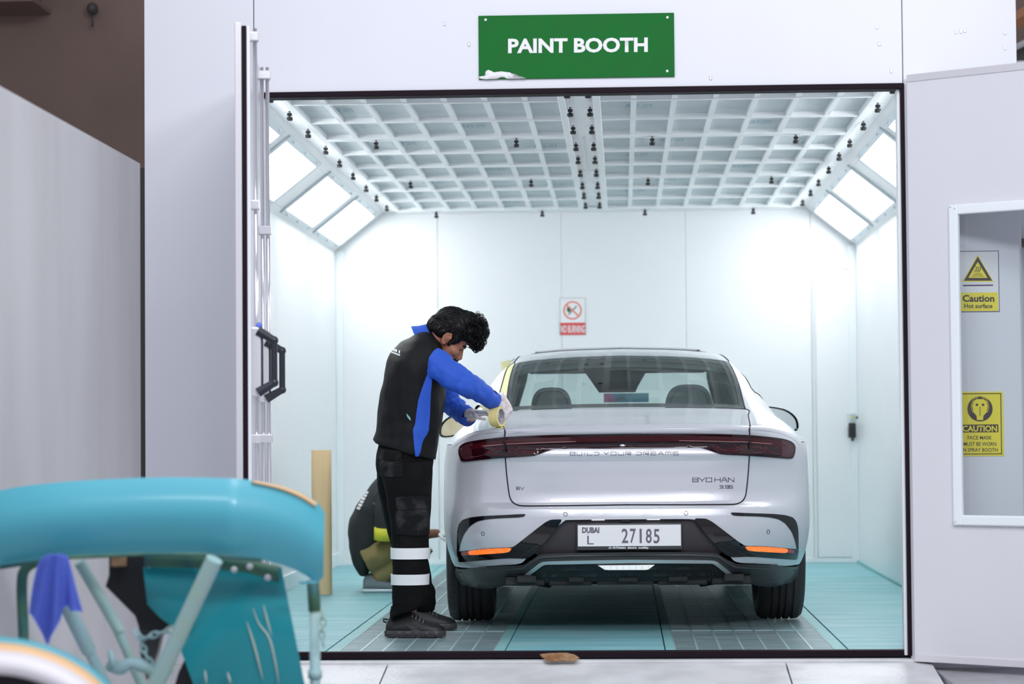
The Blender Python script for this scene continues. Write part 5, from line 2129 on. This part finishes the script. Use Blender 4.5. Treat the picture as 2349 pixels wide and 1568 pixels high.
# shoes
def shoe(par, heel, toe, z0, wd=.047, hgt=1.0, yaw=None):
    d = (toe - heel)
    Ls = d.length
    d.normalize()
    sd = Vector((-d.y, d.x, 0))

    def P3(t, a, z):
        return heel + d * (t * Ls) + sd * a + Vector((0, 0, z))
    st = [(0.0, .55, .052), (.04, .80, .074), (.14, .88, .098), (.28, .86, .112), (.40, .84, .106), (.52, .86, .090), (.66, .98, .070), (.80, 1.0, .058), (.91, .84, .050), (.97, .58, .042), (1.0, .30, .034)]
    bm = NB()
    R = []
    for t, w, h in st:
        h *= hgt
        row = []
        for k in range(18):
            a = math.pi * k / 17
            x = math.cos(a)
            zz = .020 + (h - .020) * abs(math.sin(a)) ** .72
            narrow = 1 - .38 * (max(0, (zz - .05)) / .06) if h > .07 else 1
            row.append(bm.verts.new(P3(t, wd * w * x * max(.45, narrow), zz)))
        R.append(row)
    for A, B in zip(R, R[1:]):
        for k in range(17):
            bm.faces.new((A[k], A[k + 1], B[k + 1], B[k]))
        bm.faces.new((A[17], A[0], B[0], B[17]))
    bm.faces.new(R[0][::-1])
    bm.faces.new(R[-1])
    bmesh.ops.recalc_face_normals(bm, faces=bm.faces[:])
    up = obj('shoe', bm, 'shoe', par, True)
    bm = NB()
    R = []
    for i in range(25):
        t = i / 24
        w = interp([s[0] for s in st], [s[1] for s in st], t) + .07
        lump = .006 * abs(math.sin(t * 20))
        zl = .004 * (abs(t - .5) * 2) ** 4
        row = [P3(t * 1.03 - .015, wd * w, .033), P3(t * 1.03 - .015, wd * w + lump, .018), P3(t * 1.03 - .015, wd * w - .004, zl), P3(t * 1.03 - .015, -wd * w + .004, zl), P3(t * 1.03 - .015, -wd * w - lump, .018), P3(t * 1.03 - .015, -wd * w, .033)]
        R.append([bm.verts.new(p) for p in row])
    for A, B in zip(R, R[1:]):
        for k in range(6):
            bm.faces.new((A[k], A[(k + 1) % 6], B[(k + 1) % 6], B[k]))
    bm.faces.new(R[0][::-1])
    bm.faces.new(R[-1])
    bmesh.ops.recalc_face_normals(bm, faces=bm.faces[:])
    obj('sole', bm, 'sole', up, True, 35)
    bm = NB()
    for k in range(4):
        t = .46 + k * .062
        zz = hgt * interp([s[0] for s in st], [s[2] for s in st], t)
        tube(bm, [P3(t, a * wd * .62, zz * (1 - .22 * abs(a)) + .003) for a in (-1, -.4, 0, .4, 1)], .0036, 6)
    obj('lace', bm, 'shoe_gloss', up, True)
    bm = NB()
    for k in range(3):
        tube(bm, [P3(.34 + .05 * k + .22 * j / 5, -wd * (.86 + .10 * j / 5) - .001, .060 - .011 * k - .016 * j / 5) for j in range(6)], [.001, .0022, .0026, .0026, .002, .001], 5)
    obj('gloss_trim', bm, 'shoe_gloss', up, True)
    bm = NB()
    tube(bm, [P3(.02, 0, .085), P3(-.05, 0, .088), P3(-.05, 0, .076), P3(.0, 0, .070)], .005, 6)
    obj('heel_loop', bm, 'shoe', up, True)
    return up


g0, g1 = G(893, 1454), G(1025, 1454)
shoe(WK, Vector((g0.x, 12.13, 0)), Vector((g1.x, 12.10, 0)), 0, .049, 1.22)
x1 = U(1045, 1438, 12.55).x
shoe(WK, Vector((x1 - .285, 12.50, 0)), Vector((x1, 12.56, 0)), 0, .049, 1.22)

# tape roll in his hand
ax = Vector((.90, -.42, .04)).normalized()
tx, ty_ = frame_of(ax)
tc = U(1140.5, 955.5, 12.125)
TM = Matrix((tx, ty_, ax)).transposed().to_4x4()
TM.translation = tc
TR = thing('tape_roll', 'roll of yellow masking tape held on the boot corner', 'tape', tc)
bm = NB()
lathe(bm, [(.0405, -.024), (.0505, -.024), (.0512, 0), (.0505, .024), (.0405, .024)], 48, TM, close=True)
obj('tape', bm, 'tape_roll', TR, True, 40)
bm = NB()
lathe(bm, [(.0385, -.0245), (.0404, -.0245), (.0404, .0245), (.0385, .0245)], 48, TM, close=True)
obj('core', bm, 'core', TR, True, 40)

# ---- the crouching worker
Y2 = 15.6
WK2 = thing('person', 'crouching person in a black shirt and khaki trousers behind the standing worker', 'person', G(866, 1353))
bm = NB()
T2 = [(1098, 862, 886, Y2, .07), (1108, 853, 905, Y2, .13), (1127, 841, 918, Y2, .19), (1160, 817, 922, Y2, .21), (1190, 803, 915, Y2, .2), (1226, 797, 900, Y2, .195), (1252, 799, 880, Y2, .19), (1280, 806, 862, Y2, .18), (1304, 818, 850, Y2, .16), (1317, 828, 842, Y2, .11)]
loft_rows(bm, T2, 24)
A2 = [U(885, 1130, Y2 - .2), U(884, 1180, Y2 - .25), U(882, 1222, Y2 - .24)]
tube(bm, spline(A2, 10), [.075, .072, .07, .068, .066, .064, .062, .06, .06, .06], 14)
m2 = fuse(bm, .010, 4)
fold(m2, .012, (7, 5, 6), 5.0)
t2 = bvh_of(m2)
SH2 = me_obj('shirt', m2, 'tee', WK2)
for k in range(6):
    x, y = 838 - k * 3.6, 1125 + k * 7.2
    on_cloth('back_print', [(x + 2, y), (x + 9, y + 4), (x + 5, y + 8.5), (x - 1.5, y + 5)], t2, 'white', SH2, .004, .002, 3)
bm = NB()
for sY in (-.12, .14):
    tube(bm, spline([U(838, 1286, Y2 + sY), U(900, 1258, Y2 + sY), U(972, 1246, Y2 + sY)], 10), [.105, .10, .098, .095, .09, .086, .083, .08, .08, .078], 16)
    tube(bm, spline([U(972, 1246, Y2 + sY), U(930, 1295, Y2 + sY), U(862, 1326, Y2 + sY)], 10), [.078, .078, .078, .076, .074, .07, .064, .06, .056, .054], 16)
ellipsoid(bm, U(850, 1278, Y2), (.09, .15, .08))
m3 = fuse(bm, .010, 4)
fold(m3, .012, (10, 8, 10), 1.0)
me_obj('trousers', m3, 'khaki', WK2)
bm = NB()
E2 = A2[-1]
HD2 = U(1008, 1222, Y2 - .10)
tube(bm, spline([A2[0], E2, U(945, 1226, Y2 - .18), HD2], 14), [interp((0, 1, 2, 3), (.05, .043, .038, .028), k * 3 / 13) for k in range(14)], 12)
loft_rows(bm, [(r[0], r[1] + 6, r[2] - 6, r[3], max(.04, r[4] - .03)) for r in T2], 16)
for sY in (-.12, .14):
    tube(bm, [U(972, 1246, Y2 + sY), U(862, 1326, Y2 + sY), U(856, 1340, Y2 + sY)], [.045, .036, .034], 10)
    tube(bm, [U(838, 1286, Y2 + sY), U(972, 1246, Y2 + sY)], [.06, .05], 10)
H2 = Matrix((Vector((.85, 0, -.53)), Vector((0, -1, 0)), Vector((.53, 0, .85)))).transposed().to_4x4()
H2.translation = U(925, 1090, Y2)
head_parts(bm, H2)
tube(bm, [U(880, 1118, Y2), H2 @ Vector((-.02, 0, 0))], [.065, .055], 12)
m4 = fuse(bm, .009, 3)
B2 = me_obj('body', m4, 'skin2', WK2)
bm = NB()
ellipsoid(bm, (-.006, 0, .066), (.106, .082, .092), H2)
obj('hair', bm, 'hair', B2, True)
bm = NB()
d = (E2 - A2[1]).normalized()
tube(bm, [E2 - d * .035, E2 + d * .045, E2 + d * .04], [.068, .066, .055], 18)
obj('cuff', bm, 'hiviz', SH2, True)
bm = NB()
hand_parts(bm, HD2 - Vector((.01, 0, 0)), Vector((1, .05, -.15)), Vector((0, .2, -1)), Vector((0, -1, 0)), (.4, .6, .4), 1.0, .4)
me_obj('glove', fuse(bm, .005, 2), 'paper', WK2)
for sY in (-.12, .14):
    a, b = U(834, 1353, Y2 + sY), U(928, 1353, Y2 + sY)
    bm = NB()
    R = []
    for t, w, h in ((0, .6, .07), (.05, .85, .10), (.2, .95, .115), (.38, .95, .10), (.6, 1.0, .075), (.8, 1.0, .06), (.95, .7, .05), (1, .35, .03)):
        R.append([bm.verts.new((a.x + (b.x - a.x) * t, a.y + .048 * w * math.cos(an), .026 + (h - .026) * abs(math.sin(an)) ** .7)) for an in (math.pi * k / 13 for k in range(14))])
    for A, B in zip(R, R[1:]):
        for k in range(13):
            bm.faces.new((A[k], A[k + 1], B[k + 1], B[k]))
        bm.faces.new((A[13], A[0], B[0], B[13]))
    bm.faces.new(R[0][::-1])
    bm.faces.new(R[-1])
    bmesh.ops.recalc_face_normals(bm, faces=bm.faces[:])
    so = obj('shoe', bm, 'grey_shoe', WK2, True)
    bm = NB()
    box(bm, (a.x - .006, a.y - .05, .001), (b.x + .006, a.y + .05, .027), .012)
    obj('sole', bm, 'fix', so, True)

# ------------------------------------------------------------------ FOREGROUND: car body panels on a stand
YFG = 7.4


def F(px, py, dY=0.0):
    return U(px, py, YFG + dY)


def sheet(name, top, bot, m, par, bulge=.05, nx=40, nz=10, dcurve=None, th=.006, mat2=None):
    """a curved panel between an upper and a lower edge given as pixel polylines over x"""
    bm = NB()
    tx_, ty_2 = [p[0] for p in top], [p[1] for p in top]
    bx_, by_ = [p[0] for p in bot], [p[1] for p in bot]
    R = []
    for i in range(nx + 1):
        u = i / nx
        xt, xb = tx_[0] + (tx_[-1] - tx_[0]) * u, bx_[0] + (bx_[-1] - bx_[0]) * u
        yt, yb = interp(tx_, ty_2, xt), interp(bx_, by_, xb)
        row = []
        for j in range(nz + 1):
            w = j / nz
            dy = (dcurve(u) if dcurve else 0) - bulge * math.sin(math.pi * (.12 + .80 * w))
            row.append(bm.verts.new(F(xt + (xb - xt) * w, yt + (yb - yt) * w, dy)))
        R.append(row)
    for A, B in zip(R, R[1:]):
        for j in range(nz):
            bm.faces.new((A[j], B[j], B[j + 1], A[j + 1]))
    bmesh.ops.recalc_face_normals(bm, faces=bm.faces[:])
    if sum(f.normal.y for f in bm.faces) > 0:
        bmesh.ops.reverse_faces(bm, faces=bm.faces[:])
    bmesh.ops.solidify(bm, geom=bm.faces[:], thickness=th)
    return obj(name, bm, m, par, True, 45)


BP = thing('car_bumper', 'teal painted car bumper cover lying across the stand in front of the booth', 'bumper', F(360, 1180))
TOPE = [(-60, 1144), (0, 1124), (100, 1109), (250, 1098), (400, 1094), (520, 1096), (600, 1104), (660, 1118), (705, 1136), (730, 1154), (745, 1176)]
BOTE = [(-60, 1316), (0, 1298), (60, 1289), (150, 1276), (330, 1268), (450, 1269), (560, 1278), (640, 1293), (700, 1318), (728, 1336), (742, 1322)]
sheet('cover', TOPE, BOTE, 'bumper_teal', BP, .07, 64, 12, lambda u: .42 * max(0, u - .735) ** 1.0 * 1.25 + .25 * max(0, .35 - u) ** 2, .006)
# orange primer showing on the sanded top edge
sheet('sanded_edge', [(585, 1102), (640, 1113), (690, 1130), (726, 1152)], [(575, 1108), (640, 1124), (690, 1146), (722, 1166)], 'primer', BP, .02, 16, 4, lambda u: .008 + .088 * u, .006)
bm = NB()
tube(bm, [F(0, 1301, -.02), F(150, 1278, -.05), F(330, 1270, -.055), F(470, 1271, -.055), F(600, 1284, -.03)], .007, 6)
obj('lower_lip', bm, 'dark_teal', BP, True)
bm = NB()
for px, py in ((702, 1330), (716, 1333), (722, 1330)):
    pass
box(bm, F(700, 1318, .08) - Vector((.02, .01, .02)), F(728, 1338, .08) + Vector((.0, .01, .0)), .006)
obj('corner_tab', bm, 'bumper_teal', BP, True)

FP = thing('car_fender', 'darker teal car wing panel hanging below the teal bumper on the stand', 'car panel', F(540, 1500, .2))
sheet('panel', [(330, 1262), (450, 1268), (560, 1280), (645, 1300)], [(470, 1640), (560, 1640), (640, 1640), (712, 1640)], 'panel_teal', FP, .05, 26, 20, lambda u: .26 - .03 * u, .005)
sheet('flange', [(330, 1262), (450, 1268), (560, 1280), (640, 1298)], [(332, 1300), (450, 1303), (560, 1312), (640, 1336)], 'dark_teal', FP, .02, 20, 4, lambda u: .19, .004)
sheet('lobe', [(328, 1300), (370, 1303), (420, 1306), (446, 1308)], [(338, 1385), (370, 1418), (405, 1440), (440, 1452)], 'panel_teal', FP, .02, 14, 12, lambda u: .20, .004)
bm = NB()
for q in ([(580, 1394), (594, 1430), (618, 1462), (632, 1520), (640, 1570)], [(566, 1425), (584, 1482), (604, 1560)], [(604, 1386), (614, 1424), (628, 1470)], [(470, 1535), (474, 1568)], [(522, 1540), (530, 1568)]):
    P = [F(x, y, .19) for x, y in q]
    tube(bm, spline(P, 12), [.0015 + .007 * math.sin(math.pi * k / 11) for k in range(12)], 6, squash=.4)
obj('scuff_marks', bm, 'scuff', FP, True)
for px, py in ((537, 1306), (573, 1299), (614, 1324)):
    bm = NB()
    ellipsoid(bm, F(px, py, .14), (.011, .008, .010), u=12, v=8)
    obj('screw', bm, 'wheel_white', FP, True)

PB = thing('inner_bracket', 'torn black plastic inner bracket between the teal panels', 'bracket', F(300, 1400, .3))


def slab_px(name, pts, m, par, dY, th=.03):
    bm = NB()
    prism(bm, [F(x, y, dY) for x, y in pts], (0, th, 0))
    return obj(name, bm, m, par)


slab_px('shell', [(250, 1272), (275, 1268), (330, 1270), (332, 1330), (337, 1362), (343, 1385), (390, 1425), (386, 1442), (350, 1450), (318, 1436), (310, 1412), (242, 1344), (250, 1318)], 'inner_black', PB, .30, .05)
slab_px('shell', [(318, 1436), (372, 1448), (360, 1500), (336, 1560), (322, 1500)], 'clad', PB, .34, .05)
slab_px('shell', [(440, 1478), (452, 1500), (462, 1620), (385, 1620), (410, 1540)], 'inner_black', PB, .32, .05)
bm = NB()
box(bm, F(262, 1285, .29) - Vector((.01, .01, .02)), F(276, 1275, .29) + Vector((.02, .02, .01)), .005)
obj('clip', bm, 'leaf_brown', PB)

STD = thing('panel_stand', 'paint-spattered tubular steel panel stand holding the teal bumper', 'stand', Vector((F(450, 1500).x, YFG, -.37)))


def leg(name, a, b, r, m='pale_teal', n=10):
    bm = NB()
    tube(bm, [a, b], r, n)
    return obj(name, bm, m, STD, True, 50)


def ext(a, b, k):
    return a + (b - a) * k


L1 = leg('arm', F(492, 1282, -.10), ext(F(492, 1282, -.10), F(362, 1560, .0), 1.7), .027)
leg('arm', F(118, 1318, -.12), ext(F(118, 1318, -.12), F(204, 1492, .05), 1.0), .023)
leg('arm', F(196, 1478, .04), ext(F(196, 1478, .04), F(240, 1562, .1), 2.6), .017)
leg('arm', F(182, 1288, .12), F(274, 1446, .2), .018)
leg('arm', F(268, 1440, .2), ext(F(268, 1440, .2), F(310, 1536, .24), 2.6), .015)
bm = NB()
tube(bm, spline([F(90, 1284, .16), F(58, 1305, .16), F(50, 1345, .16), F(54, 1460, .18), F(58, 1640, .2)], 20), .017, 10)
obj('arm', bm, 'dark_teal', STD, True)
bm = NB()
tube(bm, [F(497, 1290, -.10), F(448, 1392, -.06), F(398, 1500, -.03), F(370, 1562, -.01)], .010, 8)
obj('edge_strip', bm, 'leaf_brown', STD, True)
PST = Vector((F(722, 1400, .25).x, YFG + .25, 0))
bm = NB()
tube(bm, [PST + Vector((0, 0, -.37)), PST + Vector((0, 0, U(722, 1400, YFG + .25).z))], .017, 12)
obj('upright', bm, 'pale_teal', STD, True)
bm = NB()
tube(bm, [Vector((PST.x, PST.y, U(720, 1400, YFG + .25).z)), Vector((PST.x - .006, PST.y, U(716, 1330, YFG + .25).z))], .020, 12)
obj('upright_collar', bm, 'dark_teal', STD, True)
bm = NB()
tube(bm, [Vector((PST.x, PST.y, U(720, 1535, YFG + .25).z)), Vector((PST.x, PST.y, U(720, 1555, YFG + .25).z))], .023, 12)
obj('upright_collar', bm, 'pale_teal', STD, True)
# feet of the stand, on the workshop floor below the frame
bm = NB()
box(bm, (F(-40, 1500).x, YFG - .05, -.369), (PST.x + .05, YFG + .3, -.33), .01)
obj('foot', bm, 'pale_teal', STD)


def chain(name, pts, n, par):
    P = spline(pts, n)
    for i in range(n - 1):
        a, b = P[i], P[i + 1]
        d = (b - a)
        c = (a + b) / 2
        x, y = frame_of(d.normalized())
        if i % 2:
            x, y = y, x
        L = d.length * .72
        w = .0085
        bm = NB()
        R = []
        for k in range(14):
            t = 2 * math.pi * k / 14
            R.append(c + d.normalized() * (L * math.cos(t) * .95) + x * (w * math.sin(t)))
        tube(bm, R, .0036, 6, closed=True)
        obj('chain_link', bm, 'pale_teal', par, True)


chain('chain', [F(312, 1446, .1), F(322, 1466, .08), F(345, 1458, .05), F(372, 1450, .03), F(400, 1440, .0)], 7, STD)
chain('chain', [F(322, 1466, .08), F(330, 1490, .08), F(342, 1515, .08), F(360, 1532, .06)], 6, STD)
chain('chain', [F(738, 1400, .2), F(742, 1428, .2), F(738, 1452, .2), F(742, 1480, .2)], 6, STD)
bm = NB()
tube(bm, spline([F(252, 1524, .12), F(270, 1535, .1), F(300, 1520, .08), F(330, 1528, .08), F(365, 1545, .05), F(388, 1535, .0)], 16), [.018, .02, .016, .017, .022, .02, .017, .018, .022, .02, .017, .018, .02, .018, .016, .014], 8)
tube(bm, [F(252, 1490, .1), F(262, 1530, .1)], [.008, .016], 8)
obj('clamp', bm, 'pale_teal', STD, True)

# blue cloth over the arm
CL_ = thing('wiping_cloth', 'crumpled blue wiping cloth draped over the stand arm', 'cloth', F(125, 1370, -.15))
bm = NB()
R = []
rows = [(1270, 118, 146), (1280, 98, 156), (1300, 88, 160), (1330, 80, 166), (1362, 75, 176), (1395, 72, 186)]
for i in range(25):
    t = i / 24
    y = 1270 + t * 135
    row = []
    xl = interp((0, .05, .2, .5, 1), (112, 98, 86, 76, 66), t)
    xr = interp((0, .05, .2, .5, 1), (146, 156, 162, 172, 190), t)
    for k in range(23):
        u = k / 22
        x = xl + (xr - xl) * u
        yy = y + 70 * t * t * (max(0, 1 - abs(u - .33) * 3.2)) - 4 * math.sin(u * 9) * t
        dy = -.16 - .035 * math.sin(math.pi * u) * (1 - .4 * t) + .014 * math.sin(u * 17 + t * 3) * (.3 + t)
        if t > .62 and .60 < u < .74:
            yy -= 40 * (t - .62)
        row.append(bm.verts.new(F(x, yy, dy)))
    R.append(row)
for A, B in zip(R, R[1:]):
    for k in range(22):
        bm.faces.new((A[k], A[k + 1], B[k + 1], B[k]))
bmesh.ops.solidify(bm, geom=bm.faces[:], thickness=.004)
obj('cloth', bm, 'cloth', CL_, True)
bm = NB()
tube(bm, spline([F(82, 1390, -.13), F(92, 1420, -.13), F(106, 1450, -.13), F(110, 1476, -.13)], 10), [.022, .026, .028, .028, .027, .025, .023, .02, .016, .006], 10, squash=.5)
obj('cloth_tail', bm, 'cloth', CL_, True)

# nearest: the rim of a second wing panel at the lower left corner
YN2 = 6.1
NP = thing('wing_panel', 'blurred white and orange primed wheel arch panel in the near corner', 'car panel', U(80, 1540, YN2))


def arch(name, r0, r1, m, y0, y1):
    bm = NB()
    pts0 = [(-160, 1470), (-60, 1463), (20, 1466), (80, 1476), (140, 1496), (190, 1522), (230, 1552), (262, 1590), (285, 1630)]
    P = spline([Vector((x, y, 0)) for x, y in pts0], 40)
    R = []
    for k, p in enumerate(P):
        d = (P[min(k + 1, 39)] - P[max(k - 1, 0)]).normalized()
        n = Vector((-d.y, d.x, 0))
        a, b = p + n * r0, p + n * r1
        R.append([bm.verts.new(U(a.x, a.y, YN2 + y0)), bm.verts.new(U(a.x * .5 + b.x * .5, a.y * .5 + b.y * .5, YN2 + (y0 + y1) / 2 - .012)), bm.verts.new(U(b.x, b.y, YN2 + y1))])
    for A, B in zip(R, R[1:]):
        for j in range(2):
            bm.faces.new((A[j], A[j + 1], B[j + 1], B[j]))
    bmesh.ops.recalc_face_normals(bm, faces=bm.faces[:])
    bmesh.ops.solidify(bm, geom=bm.faces[:], thickness=.006)
    return obj(name, bm, m, NP, True)


arch('teal_edge', 0, 14, 'bumper_teal', .05, .02)
arch('primed_band', 12, 40, 'primer', .02, -.02)
arch('white_band', 30, 82, 'wheel_white', -.015, -.05)
bm = NB()
prism(bm, [U(x, y, YN2 - .01) for x, y in ((-170, 1540), (-60, 1534), (15, 1537), (65, 1548), (108, 1566), (146, 1596), (168, 1640), (168, 1720), (-170, 1720))], (0, .04, 0))
obj('liner', bm, 'inner_black', NP)
